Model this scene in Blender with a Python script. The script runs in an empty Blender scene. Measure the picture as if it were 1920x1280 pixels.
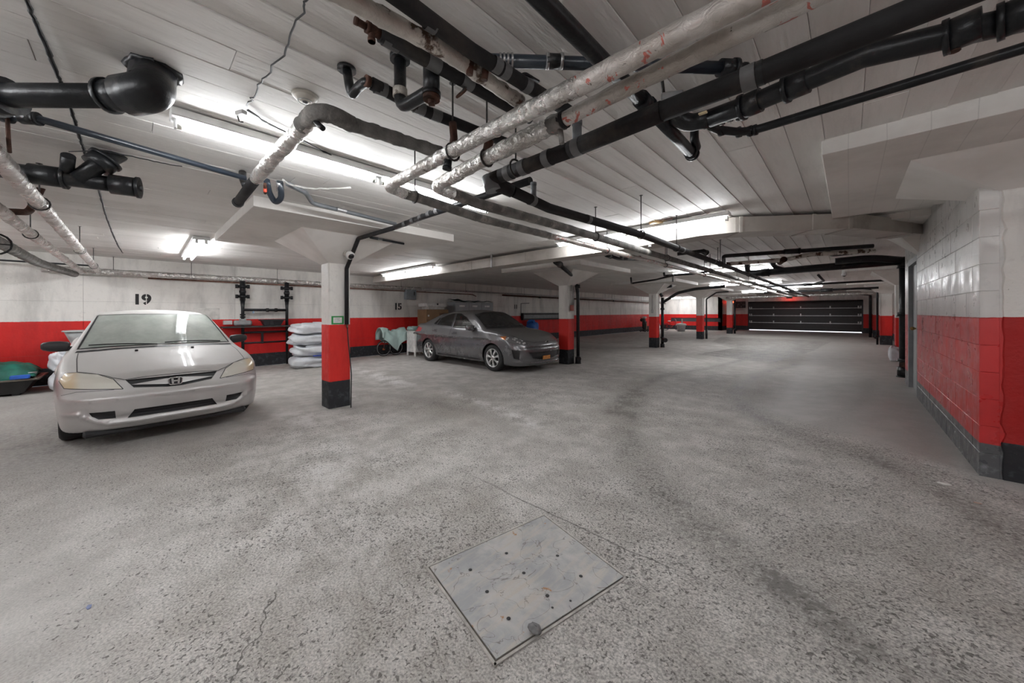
import bpy, bmesh, math, random
import numpy as np
from mathutils import Vector, Matrix
from mathutils.bvhtree import BVHTree
random.seed(7)
S = bpy.context.scene
COL = S.collection

# ------------------------------------------------------------------ camera
CAM_H = 1.37
F_PX = 667.908
YAW, PITCH, ROLL, CY = 43.364, -0.104, -0.144, 587.452
def _axes():
    a, t, r = math.radians(YAW), math.radians(PITCH), math.radians(ROLL)
    f = Vector((-math.sin(a) * math.cos(t), math.cos(a) * math.cos(t), math.sin(t)))
    rt = Vector((math.cos(a), math.sin(a), 0)); up = rt.cross(f)
    return f, rt * math.cos(r) + up * math.sin(r), up * math.cos(r) - rt * math.sin(r)
FW, RT, UP = _axes()
cam = bpy.data.cameras.new('camera'); camo = bpy.data.objects.new('camera', cam); COL.objects.link(camo)
cam.sensor_width = 36.0; cam.lens = F_PX / 1920 * 36; cam.shift_y = -(640 - CY) / 1920
cam.clip_start = 0.05; cam.clip_end = 200
camo.matrix_world = Matrix(((RT.x, UP.x, -FW.x, 0), (RT.y, UP.y, -FW.y, 0), (RT.z, UP.z, -FW.z, CAM_H), (0, 0, 0, 1)))
S.camera = camo
def at(px, py, **k):
    """photo pixel + one known world coordinate -> world point"""
    d = FW + RT * ((px - 960) / F_PX) + UP * ((CY - py) / F_PX)
    (ax, v), = k.items(); i = 'xyz'.index(ax)
    c = Vector((0, 0, CAM_H))
    return c + d * ((v - c[i]) / d[i])

# ------------------------------------------------------------------ world, exposure
w = bpy.data.worlds.new('world'); S.world = w; w.use_nodes = True
w.node_tree.nodes['Background'].inputs[0].default_value = (0.8, 0.86, 1.0, 1)
w.node_tree.nodes['Background'].inputs[1].default_value = 1.0
S.view_settings.view_transform = 'Standard'; S.view_settings.look = 'None'
S.view_settings.gamma = 1.0; S.view_settings.use_curve_mapping = False
S.view_settings.exposure = EXPOSURE = 2.65
TUBE = 12.0            # emission strength of a fluorescent tube

# ------------------------------------------------------------------ helpers
def tag(o, label=None, cat=None, group=None, kind=None):
    if label: o['label'] = label
    if cat: o['category'] = cat
    if group: o['group'] = group
    if kind: o['kind'] = kind
    return o
def empty(name, loc=(0, 0, 0), rz=0.0, label=None, cat=None, group=None):
    o = bpy.data.objects.new(name, None); COL.objects.link(o)
    o.location = loc; o.rotation_euler = (0, 0, rz); o.empty_display_size = .1
    return tag(o, label, cat, group)
def link(name, me, mat, parent=None, smooth=False):
    o = bpy.data.objects.new(name, me); COL.objects.link(o)
    if mat is not None:
        if len(me.materials) == 0: me.materials.append(mat)
    if smooth:
        me.polygons.foreach_set('use_smooth', [True] * len(me.polygons))
    if parent is not None: o.parent = parent
    return o
class MB:
    """collects shapes into one mesh"""
    def __init__(s): s.v = []; s.f = []; s.sm = []
    def add(s, vs, fs, smooth=False):
        b = len(s.v); s.v += [tuple(v) for v in vs]
        for f in fs: s.f.append(tuple(b + i for i in f)); s.sm.append(smooth)
        return s
    def box(s, lo, hi, bev=0.0, M=None):
        x0, y0, z0 = lo; x1, y1, z1 = hi
        if bev <= 0:
            vs = [(x0, y0, z0), (x1, y0, z0), (x1, y1, z0), (x0, y1, z0), (x0, y0, z1), (x1, y0, z1), (x1, y1, z1), (x0, y1, z1)]
            fs = [(3, 2, 1, 0), (4, 5, 6, 7), (0, 1, 5, 4), (1, 2, 6, 5), (2, 3, 7, 6), (3, 0, 4, 7)]
        else:
            b = min(bev, (x1 - x0) * .49, (y1 - y0) * .49, (z1 - z0) * .49)
            vs = []; idx = {}
            for ix, X in enumerate((x0, x1)):
                for iy, Y in enumerate((y0, y1)):
                    for iz, Z in enumerate((z0, z1)):
                        sx, sy, sz = (1, -1)[ix], (1, -1)[iy], (1, -1)[iz]
                        for a, p in enumerate(((X, Y + sy * b, Z + sz * b), (X + sx * b, Y, Z + sz * b), (X + sx * b, Y + sy * b, Z))):
                            idx[ix, iy, iz, a] = len(vs); vs.append(p)
            g = lambda x, y, z, a: idx[x, y, z, a]
            fs = []
            for a in range(3):
                for sd in (0, 1):
                    o2 = []
                    for (p, q) in ((0, 0), (1, 0), (1, 1), (0, 1)):
                        k = [p, q]; k.insert(a, sd); o2.append(g(*k, a))
                    fs.append(o2)
            for a in range(3):       # bevel strips along axis a
                o1, o2_ = [i for i in range(3) if i != a]
                for p in (0, 1):
                    for q in (0, 1):
                        e = []
                        for t in (0, 1):
                            k = [0, 0, 0]; k[a] = t; k[o1] = p; k[o2_] = q
                            e.append((g(*k, o1), g(*k, o2_)))
                        fs.append([e[0][0], e[1][0], e[1][1], e[0][1]])
            for x in (0, 1):
                for y in (0, 1):
                    for z in (0, 1): fs.append([g(x, y, z, 0), g(x, y, z, 1), g(x, y, z, 2)])
        if M is not None: vs = [M @ Vector(v) for v in vs]
        return s.add(vs, fs)
    def tube(s, pts, r, n=12, caps=True, jit=0.0, seed=0):
        """swept circle along a polyline; r may be a list"""
        pts = [Vector(p) for p in pts]; rnd = random.Random(seed)
        m = len(pts); rs = r if isinstance(r, (list, tuple)) else [r] * m
        T = []
        for i in range(m):
            a = pts[max(i - 1, 0)]; b = pts[min(i + 1, m - 1)]
            if i in (0, m - 1): t = (b - a)
            else: t = (pts[i] - pts[i - 1]).normalized() + (pts[i + 1] - pts[i]).normalized()
            if t.length < 1e-9: t = Vector((0, 0, 1))
            T.append(t.normalized())
        up = Vector((0, 0, 1)) if abs(T[0].z) < .9 else Vector((1, 0, 0))
        u = T[0].cross(up).normalized(); vs = []; fs = []
        for i in range(m):
            u = (u - T[i] * u.dot(T[i])).normalized(); v = T[i].cross(u)
            for k in range(n):
                a = 2 * math.pi * k / n
                rr = rs[i] * (1 + (rnd.uniform(-jit, jit) if jit else 0))
                vs.append(pts[i] + (u * math.cos(a) + v * math.sin(a)) * rr)
        for i in range(m - 1):
            for k in range(n):
                a, b = i * n + k, i * n + (k + 1) % n
                fs.append((a, b, b + n, a + n))
        s.add(vs, fs, True)
        if caps:
            b = len(s.v) - m * n
            s.f.append(tuple(b + k for k in reversed(range(n)))); s.sm.append(False)
            s.f.append(tuple(b + (m - 1) * n + k for k in range(n))); s.sm.append(False)
        return s
    def cyl(s, a, b, r, r2=None, n=16, caps=True):
        return s.tube([a, b], [r, r if r2 is None else r2], n, caps)
    def lathe(s, prof, M=None, n=24, closed=False):
        """prof: list of (radius, height) about local z"""
        vs = []; fs = []; m = len(prof)
        for (r, z) in prof:
            for k in range(n):
                a = 2 * math.pi * k / n; vs.append(Vector((r * math.cos(a), r * math.sin(a), z)))
        for i in range(m - 1 + (1 if closed else 0)):
            j = (i + 1) % m
            for k in range(n):
                q = (k + 1) % n; fs.append((i * n + k, i * n + q, j * n + q, j * n + k))
        if M is not None: vs = [M @ v for v in vs]
        return s.add(vs, fs, True)
    def ball(s, c, r, n=12, sz=1.0):
        prof = [(max(1e-4, r * math.sin(math.pi * i / (n // 2 + 2))), -r * sz * math.cos(math.pi * i / (n // 2 + 2))) for i in range(n // 2 + 3)]
        return s.lathe(prof, Matrix.Translation(c), n)
    def prism(s, poly, d, M=None):
        """2D polygon (x, y) extruded along z from 0 to d"""
        n = len(poly); vs = [Vector((p[0], p[1], 0)) for p in poly] + [Vector((p[0], p[1], d)) for p in poly]
        fs = [tuple(reversed(range(n))), tuple(range(n, 2 * n))] + [(i, (i + 1) % n, (i + 1) % n + n, i + n) for i in range(n)]
        if M is not None: vs = [M @ v for v in vs]
        return s.add(vs, fs)
    def mesh(s, name, fix=True):
        me = bpy.data.meshes.new(name); me.from_pydata(s.v, [], s.f)
        me.polygons.foreach_set('use_smooth', s.sm)
        if fix:
            bm = bmesh.new(); bm.from_mesh(me); bmesh.ops.recalc_face_normals(bm, faces=bm.faces); bm.to_mesh(me); bm.free()
        me.update(); return me
    def build(s, name, mat, parent=None):
        return link(name, s.mesh(name), mat, parent)
def fillet(pts, r, n=5):
    """round the corners of a polyline"""
    pts = [Vector(p) for p in pts]; out = [pts[0]]
    for i in range(1, len(pts) - 1):
        a, b, c = pts[i - 1], pts[i], pts[i + 1]
        d1 = (a - b); d2 = (c - b); l = min(r, d1.length * .45, d2.length * .45)
        p = b + d1.normalized() * l; q = b + d2.normalized() * l
        for k in range(n + 1):
            t = k / n; out.append(p * (1 - t) ** 2 + b * 2 * t * (1 - t) + q * t * t)
    out.append(pts[-1]); return out
def resample(pts, step):
    pts = [Vector(p) for p in pts]; out = [pts[0]]
    for a, b in zip(pts, pts[1:]):
        n = max(1, int((b - a).length / step))
        for k in range(1, n + 1): out.append(a.lerp(b, k / n))
    return out

# ------------------------------------------------------------------ materials
class NT:
    def __init__(s, name):
        s.m = bpy.data.materials.new(name); s.m.use_nodes = True
        s.t = s.m.node_tree; s.t.nodes.clear()
        s.out = s.n('ShaderNodeOutputMaterial'); s._p = None; s._o = None
    def n(s, typ, **k):
        x = s.t.nodes.new(typ)
        for a, b in k.items(): setattr(x, a, b)
        return x
    def l(s, a, b): s.t.links.new(a, b)
    def set(s, sock, v):
        if isinstance(v, bpy.types.NodeSocket): s.l(v, sock)
        elif isinstance(v, (tuple, list)) and len(v) == 3 and sock.type == 'RGBA': sock.default_value = (*v, 1)
        else: sock.default_value = v
    def pos(s):
        if s._p is None: s._p = s.n('ShaderNodeNewGeometry').outputs['Position']
        return s._p
    def objc(s):
        if s._o is None: s._o = s.n('ShaderNodeTexCoord').outputs['Object']
        return s._o
    def scaled(s, co, sc):
        x = s.n('ShaderNodeMapping'); s.l(co, x.inputs[0]); x.inputs['Scale'].default_value = sc; return x.outputs[0]
    def noise(s, co, scale, detail=3, rough=.55, dist=0.0):
        x = s.n('ShaderNodeTexNoise'); s.l(co, x.inputs['Vector']); x.inputs['Scale'].default_value = scale
        x.inputs['Detail'].default_value = detail; x.inputs['Roughness'].default_value = rough; x.inputs['Distortion'].default_value = dist
        return x.outputs['Fac']
    def voro(s, co, scale, feature='F1', out='Distance', rnd=1.0):
        x = s.n('ShaderNodeTexVoronoi', feature=feature); s.l(co, x.inputs['Vector']); x.inputs['Scale'].default_value = scale
        x.inputs['Randomness'].default_value = rnd
        return x.outputs[out]
    def ramp(s, v, a, b, lo=0.0, hi=1.0, smooth=True):
        x = s.n('ShaderNodeMapRange'); x.interpolation_type = 'SMOOTHSTEP' if smooth else 'LINEAR'
        s.l(v, x.inputs['Value'])
        x.inputs['From Min'].default_value = a; x.inputs['From Max'].default_value = b
        x.inputs['To Min'].default_value = lo; x.inputs['To Max'].default_value = hi
        return x.outputs[0]
    def math(s, op, a, b=None, c=None):
        x = s.n('ShaderNodeMath', operation=op); s.set(x.inputs[0], a)
        if b is not None: s.set(x.inputs[1], b)
        if c is not None: s.set(x.inputs[2], c)
        return x.outputs[0]
    def mix(s, f, a, b, mode='MIX'):
        x = s.n('ShaderNodeMix', data_type='RGBA', blend_type=mode); s.set(x.inputs[0], f); s.set(x.inputs[6], a); s.set(x.inputs[7], b)
        return x.outputs[2]
    def sep(s, co):
        x = s.n('ShaderNodeSeparateXYZ'); s.l(co, x.inputs[0]); return x.outputs
    def rnd(s): return s.n('ShaderNodeObjectInfo').outputs['Random']
    def bump(s, h, strength=.3, dist=.01):
        x = s.n('ShaderNodeBump'); x.inputs['Strength'].default_value = strength; x.inputs['Distance'].default_value = dist
        s.l(h, x.inputs['Height']); return x.outputs[0]
    def bsdf(s, col, rough=.5, metal=0.0, normal=None, spec=.5, coat=0.0, emit=None, es=0.0, coat_rough=.05):
        x = s.n('ShaderNodeBsdfPrincipled')
        s.set(x.inputs['Base Color'], col); s.set(x.inputs['Roughness'], rough); s.set(x.inputs['Metallic'], metal)
        x.inputs['Specular IOR Level'].default_value = spec
        if normal is not None: s.l(normal, x.inputs['Normal'])
        if coat: x.inputs['Coat Weight'].default_value = coat; x.inputs['Coat Roughness'].default_value = coat_rough
        if emit: s.set(x.inputs['Emission Color'], emit); x.inputs['Emission Strength'].default_value = es
        s.l(x.outputs[0], s.out.inputs[0]); return s.m
def simple(name, col, rough=.5, metal=0.0, var=.15, scale=8.0, bump=0.0, bscale=60.0, spec=.5, coat=0.0, dirt=None, dscale=5.0, dlo=.5, dhi=.7):
    t = NT(name); co = t.objc()
    c = t.mix(t.ramp(t.noise(co, scale, 4), .3, .7), tuple(x * (1 - var) for x in col), tuple(min(1, x * (1 + var)) for x in col))
    if dirt: c = t.mix(t.ramp(t.noise(co, dscale, 5, .65), dlo, dhi), c, dirt)
    nm = t.bump(t.noise(co, bscale, 3), bump, .01) if bump else None
    return t.bsdf(c, rough, metal, nm, spec, coat)
def banded(name, blk, red, white, red_c=(.66, .018, .015), white_c=(.78, .76, .72), black_c=(.022, .024, .028), rough=.5, chips=True, spec=.4, bmp=.35):
    """painted concrete: black foot, red dado, white above, by height in the building"""
    t = NT(name); p = t.pos(); z = t.sep(p)[2]
    wob = t.math('MULTIPLY', t.math('SUBTRACT', t.noise(p, 25, 2), .5), .012)
    zz = t.math('ADD', z, wob)
    stain = t.noise(t.scaled(p, (1.5, 1.5, .35)), 2.2, 5, .62)
    fine = t.noise(p, 14, 4)
    wc = t.mix(t.ramp(stain, .42, .72), white_c, tuple(c * .72 for c in white_c))
    wc = t.mix(t.ramp(fine, .55, .8), wc, tuple(c * .86 for c in white_c))
    rc = t.mix(t.ramp(stain, .4, .75), red_c, tuple(c * .74 for c in red_c))
    bc = t.mix(t.ramp(fine, .5, .75), black_c, tuple(c * 2.6 + .01 for c in black_c))
    c = t.mix(t.ramp(zz, red - .002, red + .002), rc, wc)
    c = t.mix(t.ramp(zz, blk - .002, blk + .002), bc, c)
    if chips:
        ch = t.math('MULTIPLY', t.ramp(t.noise(p, 38, 4, .7), .66, .69), t.ramp(t.noise(p, 3.1, 3), .5, .62))
        c = t.mix(ch, c, (.10, .085, .075))
    nm = t.bump(t.noise(p, 34, 5, .6), bmp, .012)
    return t.bsdf(c, t.ramp(t.noise(p, 9, 3), .3, .7, rough - .1, rough + .12), 0, nm, spec)
M = {}
def mats():
    # --- concrete soffit boards
    t = NT('board_marked_concrete'); p = t.pos()
    g = t.noise(t.scaled(p, (14, 1.2, 14)), 2.0, 5, .6); st = t.noise(p, .9, 5, .6, .4); fi = t.noise(t.scaled(p, (30, 5, 30)), 2, 3)
    c = t.mix(t.rnd(), (.70, .68, .65), (.80, .78, .755))
    c = t.mix(t.ramp(g, .45, .75, 0, .35), c, (.56, .54, .515))
    c = t.mix(t.ramp(st, .56, .74, 0, .45), c, (.48, .46, .435))
    ch = t.math('MULTIPLY', t.ramp(t.noise(t.scaled(p, (26, 7, 26)), 1.5, 5, .7), .70, .73), t.ramp(t.noise(p, 1.6, 3), .52, .62))
    c = t.mix(ch, c, (.07, .065, .06))
    M['board'] = t.bsdf(c, .62, 0, t.bump(fi, .5, .006), .35)
    t = NT('cast_concrete_white'); p = t.pos()
    x_, y_, z_ = t.sep(p)
    ln = t.n('ShaderNodeTexWave', wave_type='BANDS', bands_direction='X'); t.l(t.scaled(p, (1, .03, 1)), ln.inputs[0]); ln.inputs['Scale'].default_value = 1.7; ln.inputs['Distortion'].default_value = .6
    st = t.noise(p, 1.3, 5, .62); fi = t.noise(p, 22, 4)
    c = t.mix(t.ramp(st, .4, .75), (.76, .735, .70), (.60, .575, .54))
    c = t.mix(t.ramp(ln.outputs['Fac'], .0, .004, .25, 0), c, (.2, .19, .18))
    ch = t.math('MULTIPLY', t.ramp(t.noise(p, 24, 5, .7), .69, .71), t.ramp(t.noise(p, 2.3, 3), .55, .62))
    c = t.mix(ch, c, (.09, .085, .08))
    M['panel'] = t.bsdf(c, .55, 0, t.bump(fi, .3, .006), .4)
    t = NT('capital_plaster'); p = t.pos()
    c = t.mix(t.ramp(t.noise(p, 2, 4), .4, .7), (.76, .735, .70), (.66, .63, .59))
    M['capital'] = t.bsdf(c, .5, 0, t.bump(t.noise(p, 30, 4), .2, .005), .4)
    M['dark_gap'] = simple('joint_mortar', (.13, .125, .115), .9)
    M['wall'] = banded('painted_wall', .33, 1.225, 0)
    M['col'] = banded('painted_column', .386, 1.205, 0, red_c=(.70, .028, .022))
    M['block'] = banded('painted_block', .37, 1.325, 0, rough=.36, chips=False, spec=.6, red_c=(.62, .03, .03), white_c=(.70, .69, .665), black_c=(.10, .105, .11), bmp=.10)
    M['rough_col'] = banded('painted_rough_concrete', .40, 1.33, 0, rough=.55, red_c=(.42, .012, .01))
    # --- pipes
    M['iron'] = simple('black_painted_iron', (.010, .011, .013), .36, 0, .3, 6, .25, 30, .4, dirt=(.06, .05, .042), dscale=6, dlo=.56, dhi=.75)
    M['foam'] = simple('black_foam_insulation', (.020, .019, .020), .75, 0, .25, 5, .15, 90, .3, dirt=(.05, .042, .036), dscale=4, dlo=.5, dhi=.72)
    M['tape'] = simple('grey_tape', (.13, .13, .132), .5, .1, .2, 9, .1, 50)
    M['abs'] = simple('blue_black_plastic_pipe', (.022, .030, .042), .3, 0, .25, 5, .05, 40, .6, dirt=(.07, .07, .07), dlo=.6, dhi=.8)
    t = NT('crinkled_foil'); co = t.objc()
    a = t.voro(t.scaled(co, (1, 1, 1)), 26, 'F1'); b = t.noise(co, 38, 4, .6, 1.2); d = t.noise(co, 7, 4)
    hsum = t.math('ADD', t.math('MULTIPLY', a, .8), b)
    c = t.mix(t.ramp(d, .4, .7), (.74, .73, .71), (.48, .45, .42))
    c = t.mix(t.ramp(t.noise(co, 11, 5, .7), .62, .72), c, (.22, .19, .165))
    M['foil'] = t.bsdf(c, t.ramp(d, .35, .7, .22, .42), .85, t.bump(hsum, .75, .02), .5)
    t = NT('foil_kraft_jacket'); co = t.objc()
    a = t.noise(co, 20, 4, .6, .8); d = t.noise(co, 4, 4)
    c = t.mix(t.ramp(d, .42, .62), (.62, .59, .56), (.42, .38, .34))
    c = t.mix(t.ramp(t.noise(t.scaled(co, (2, 2, 2)), 5, 3, .6, 2.0), .60, .63), c, (.52, .16, .13))
    c = t.mix(t.ramp(t.noise(co, 30, 4, .7), .64, .7), c, (.16, .14, .12))
    M['jacket'] = t.bsdf(c, .42, .45, t.bump(a, .6, .02), .5)
    M['cloth_wrap'] = simple('grey_cloth_lagging', (.19, .185, .175), .85, 0, .3, 9, .7, 35, .3, dirt=(.36, .34, .31), dscale=7, dlo=.52, dhi=.68)
    M['torn'] = simple('torn_white_lagging', (.60, .57, .52), .6, .15, .2, 7, .8, 30, .4, dirt=(.09, .055, .035), dscale=9, dlo=.52, dhi=.60)
    M['rust'] = simple('rusty_iron', (.075, .032, .02), .75, .2, .5, 14, .5, 40)
    M['rod'] = simple('hanger_steel', (.07, .068, .066), .5, .7, .3, 20)
    M['galv'] = simple('galvanised_conduit', (.45, .45, .45), .38, .8, .15, 12)
    M['greypipe'] = simple('grey_plastic_conduit', (.16, .17, .18), .45, 0, .15, 8)
    M['copper'] = simple('old_copper', (.22, .12, .09), .45, .7, .3, 10)
    M['wire'] = simple('black_cable', (.012, .012, .013), .5)
    M['wirew'] = simple('dusty_white_cable', (.40, .39, .37), .6)
    M['duct'] = simple('painted_sheet_duct', (.50, .47, .43), .42, .15, .1, 3, .08, 12, .5, dirt=(.30, .26, .22), dscale=2.5, dlo=.5, dhi=.8)
    M['fixture'] = simple('white_enamel', (.72, .72, .71), .35, 0, .05)
    # --- tubes
    t = NT('fluorescent_tube'); e = t.n('ShaderNodeEmission'); e.inputs[0].default_value = (.955, .975, 1.0, 1); e.inputs[1].default_value = TUBE
    t.l(e.outputs[0], t.out.inputs[0]); M['tube'] = t.m
    M['tube_end'] = simple('tube_end_cap', (.55, .55, .5), .35, .6)
    # --- misc
    M['steel_plate'] = None
    M['white_plastic'] = simple('white_plastic', (.74, .73, .71), .4)
    M['black_plastic'] = simple('black_plastic', (.018, .018, .02), .45)
    M['black_paint'] = simple('black_stencil_paint', (.02, .02, .02), .7, var=.3, scale=40)
    M['grey_plastic'] = simple('grey_plastic', (.30, .31, .31), .5)
    M['white_cloth'] = simple('white_plastic_sheet', (.66, .68, .71), .35, 0, .08, 6, .5, 14, .5)
    M['rubber'] = simple('tyre_rubber', (.022, .022, .023), .8, bump=.2, bscale=80)
    M['chrome'] = simple('chrome', (.78, .78, .79), .12, 1.0, .02)
    M['alloy'] = simple('silver_wheel', (.62, .62, .62), .3, .7, .06)
    M['glass_clear'] = None
mats()
# ================================================================== STRUCTURE
H0 = 2.546
def ceil_z(x): return H0 + .03 * max(0.0, min(x, 1.6) + 2)
def sstep(t): t = np.clip(t, 0, 1); return t * t * (3 - 2 * t)
def floor_z(x, y): return .12 * sstep((np.asarray(x, float) + 1.0) / 1.5) * (1 - sstep((np.asarray(y, float) - 9) / 5))
def fz(x, y): return float(floor_z(x, y))
XL, XR, YB, YD = -11.156, .725, -8.0, 32.5

def build_floor():
    def axis(lo, hi, a, b, fine, coarse):
        v = list(np.arange(lo, a, coarse)) + list(np.arange(a, b, fine)) + list(np.arange(b, hi, coarse)) + [hi]
        return np.array(v)
    xs = axis(XL, 5.5, -6.5, 1.3, .06, .35); ys = axis(YB, 40.0, -.6, 13.0, .06, .35)
    X, Y = np.meshgrid(xs, ys, indexing='ij'); Z = floor_z(X, Y)
    nx, ny = X.shape
    v = np.stack([X.ravel(), Y.ravel(), Z.ravel()], 1)
    i = np.arange(nx - 1)[:, None] * ny + np.arange(ny - 1)[None]
    f = np.stack([i, i + ny, i + ny + 1, i + 1], -1).reshape(-1, 4)
    me = bpy.data.meshes.new('floor'); me.from_pydata(v.tolist(), [], f.tolist())
    def dist(poly):
        d = np.full(X.shape, 1e9)
        for (a, b) in zip(poly, poly[1:]):
            ax, ay = a; bx, by = b; L = (bx - ax) ** 2 + (by - ay) ** 2
            t = np.clip(((X - ax) * (bx - ax) + (Y - ay) * (by - ay)) / L, 0, 1)
            d = np.minimum(d, np.hypot(X - ax - t * (bx - ax), Y - ay - t * (by - ay)))
        return d
    def inside(poly):
        r = np.zeros(X.shape, bool); n = len(poly)
        for k in range(n):
            (x0, y0), (x1, y1) = poly[k], poly[(k + 1) % n]
            r ^= ((y0 > Y) != (y1 > Y)) & (X < (x1 - x0) * (Y - y0) / (y1 - y0 + 1e-12) + x0)
        return r.astype(float)
    def blob(x, y, rx, ry, rot=0.0):
        c, s = math.cos(rot), math.sin(rot); u = (X - x) * c + (Y - y) * s; w_ = -(X - x) * s + (Y - y) * c
        return np.exp(-((u / rx) ** 2 + (w_ / ry) ** 2))
    trk = lambda poly, wd: np.exp(-(dist(poly) / wd) ** 2)
    grime = 1.05 * trk([(-1.0, 12.0), (-1.45, 9.5), (-1.45, 7.3), (-1.03, 5.83), (-.37, 4.9), (.17, 4.35), (.55, 3.7), (.8, 2.8)], .14)
    grime += .95 * trk([(-2.2, 12.0), (-2.5, 9.6), (-2.95, 7.7), (-2.75, 6.2), (-2.25, 5.0), (-2.0, 4.2)], .13)
    grime += 1.3 * trk([(-2.75, 6.0), (-2.5, 5.2), (-2.35, 4.5)], .20)
    grime += .85 * trk([(-1.9, 3.9), (-1.5, 3.2), (-.9, 2.6), (-.3, 2.15), (.2, 1.8), (.6, 1.2)], .16)
    grime += .4 * trk([(-1.75, 3.9), (-1.25, 3.1), (-.7, 2.45), (-.1, 2.05)], .10)
    grime += 1.4 * inside([(-3.6, 12.6), (-1.5, 11.8), (-.9, 16.5), (-.6, 22), (-5.2, 22.5), (-4.6, 18.5), (-3.2, 15.8)]) + .7 * blob(-2.0, 20.5, 2.2, 4.0) + .6 * blob(-2.6, 28.5, 3.2, 3.5)
    grime += .95 * blob(-6.3, -.4, 1.3, 1.0) + .6 * blob(-8.5, -1.6, 2.5, .9) + .35 * blob(-7.4, 6.5, 2.0, .8) + .9 * blob(-8.4, 9.6, 2.2, 1.2) + .9 * blob(-7.6, 12.4, 2.0, 1.0)
    grime += .5 * trk([(-5.6, 2.9), (-4.9, 3.2), (-4.1, 3.1), (-3.9, 2.6)], .13) + .45 * trk([(-5.3, 4.2), (-4.3, 3.75), (-3.3, 3.3), (-2.9, 2.9)], .12)
    grime += .35 * trk([(-5.2, 3.0), (-3.6, 3.2)], .10) + .5 * trk([(-.2, 5.2), (.2, 7.5), (.3, 9.5)], .10)
    grime += .35 * blob(-1.25, 9.3, .5, .25, .3) + .4 * blob(-2.2, 7.9, .35, .25)
    xb = np.maximum(-1.15, .17 - .95 * (Y - 4.57))
    right = sstep((X - xb) / .5)
    left = sstep((-4.3 - X) / 1.6)
    pits = np.clip(1 - right - left, 0, 1) * (1 - .55 * sstep((Y - 7) / 4))
    pits *= 1 - .9 * blob(-2.6, -.55, 1.6, .62) - .55 * blob(-3.3, 2.9, .9, .35)
    pits = np.clip(pits + .5 * trk([(-1.03, 5.83), (-.37, 4.9), (.17, 4.45), (.55, 3.9)], .3), 0, 1)
    pale = .9 * blob(-6.9, 3.6, 1.0, .22, -.12) + .5 * blob(-8.3, 3.75, .8, .2) + .7 * trk([(-5.0, 3.7), (-4.2, 3.65), (-3.5, 3.5), (-2.8, 3.35)], .13)
    pale += .5 * blob(-5.2, 1.55, .5, .25) + .5 * blob(-5.9, 2.45, .3, .25) + .4 * blob(-3.4, 1.1, 1.0, .6) + .45 * blob(.95, 4.1, .5, .12, .15) + .4 * blob(-7.5, 11.6, .9, .15) + .35 * blob(-6.8, 9.1, .8, .12)  # the blob beside the corner column paints a pool of light
    pale += .25 * blob(-1.7, .9, .9, .5)
    smooth = np.clip(right * (1 - sstep((Y - 16) / 8)) + .8 * blob(-2.8, -.6, 2.0, .75), 0, 1)
    for nm, arr in (('grime', grime), ('pits', pits), ('pale', pale), ('smoothness', smooth)):
        a = me.attributes.new(nm, 'FLOAT', 'POINT'); a.data.foreach_set('value', np.clip(arr, 0, 1.4).ravel().astype(np.float32))
    t = NT('worn_concrete_floor'); p = t.pos()
    A = lambda n: t.n('ShaderNodeAttribute', attribute_name=n).outputs['Fac']
    gr, pi, pa, sm = A('grime'), A('pits'), A('pale'), A('smoothness')
    n_lo = t.noise(p, .55, 5, .6); n_md = t.noise(p, 3.2, 6, .68); n_hi = t.noise(p, 26, 4, .65); n_gr = t.noise(p, 95, 3, .6)
    c = t.mix(t.ramp(n_md, .35, .68), (.355, .337, .315), (.50, .482, .458))
    c = t.mix(t.ramp(n_lo, .45, .68, 0, .55), c, (.30, .277, .248))
    c = t.mix(t.math('MULTIPLY', sm, .5), c, (.385, .375, .36))
    # aggregate grain
    grain = t.math('MULTIPLY', t.ramp(n_gr, .3, .7, -.5, .5), t.math('ADD', t.math('MULTIPLY', pi, .34), .06))
    c = t.mix(1.0, c, (0, 0, 0), 'MIX') if False else c
    gcol = t.n('ShaderNodeCombineColor'); gv = t.math('ADD', .5, grain)
    for k in range(3): t.l(gv, gcol.inputs[k])
    c = t.mix(1.0, c, gcol.outputs[0], 'OVERLAY')
    # grime breaks up with noise
    gm = t.math('MULTIPLY', gr, t.ramp(t.math('ADD', t.math('MULTIPLY', n_md, .6), t.math('MULTIPLY', n_hi, .4)), .40, .62))
    c = t.mix(t.math('MINIMUM', t.math('MULTIPLY', gm, .88), .9), c, (.125, .114, .102))
    pm = t.math('MULTIPLY', pa, t.ramp(t.math('ADD', t.math('MULTIPLY', n_md, .55), t.math('MULTIPLY', n_hi, .45)), .42, .60))
    c = t.mix(t.math('MINIMUM', pm, .85), c, (.74, .73, .72))
    # pits: small dark hollows, patchy
    v1 = t.noise(t.scaled(p, (1, 1, 1)), 54, 2, .5, .7); v2 = t.noise(p, 30, 3, .6, .5)
    dens = t.math('MULTIPLY', pi, t.ramp(t.noise(p, 1.35, 4, .6), .32, .66, .25, 1.0))
    th = t.math('SUBTRACT', .682, t.math('MULTIPLY', dens, .108))
    k1 = t.ramp(t.math('SUBTRACT', v1, th), 0, .045); k2 = t.ramp(t.math('SUBTRACT', v2, t.math('ADD', th, .015)), 0, .05)
    pit = t.math('MULTIPLY', t.math('MAXIMUM', k1, t.math('MULTIPLY', k2, .8)), t.ramp(pi, .02, .3))
    c = t.mix(t.math('MULTIPLY', pit, .74), c, (.075, .068, .062))
    # casting joint along x
    xyz = t.sep(p)
    jd = t.math('ABSOLUTE', t.math('SUBTRACT', xyz[1], t.math('ADD', 1.945, t.math('MULTIPLY', t.math('SUBTRACT', t.noise(p, 2.0, 3), .5), .10))))
    jm = t.math('MULTIPLY', t.ramp(jd, .002, .009, 1, 0), t.math('MULTIPLY', t.ramp(xyz[0], -3.0, -1.6), t.ramp(xyz[0], -.9, -.2, 1, 0)))
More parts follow.
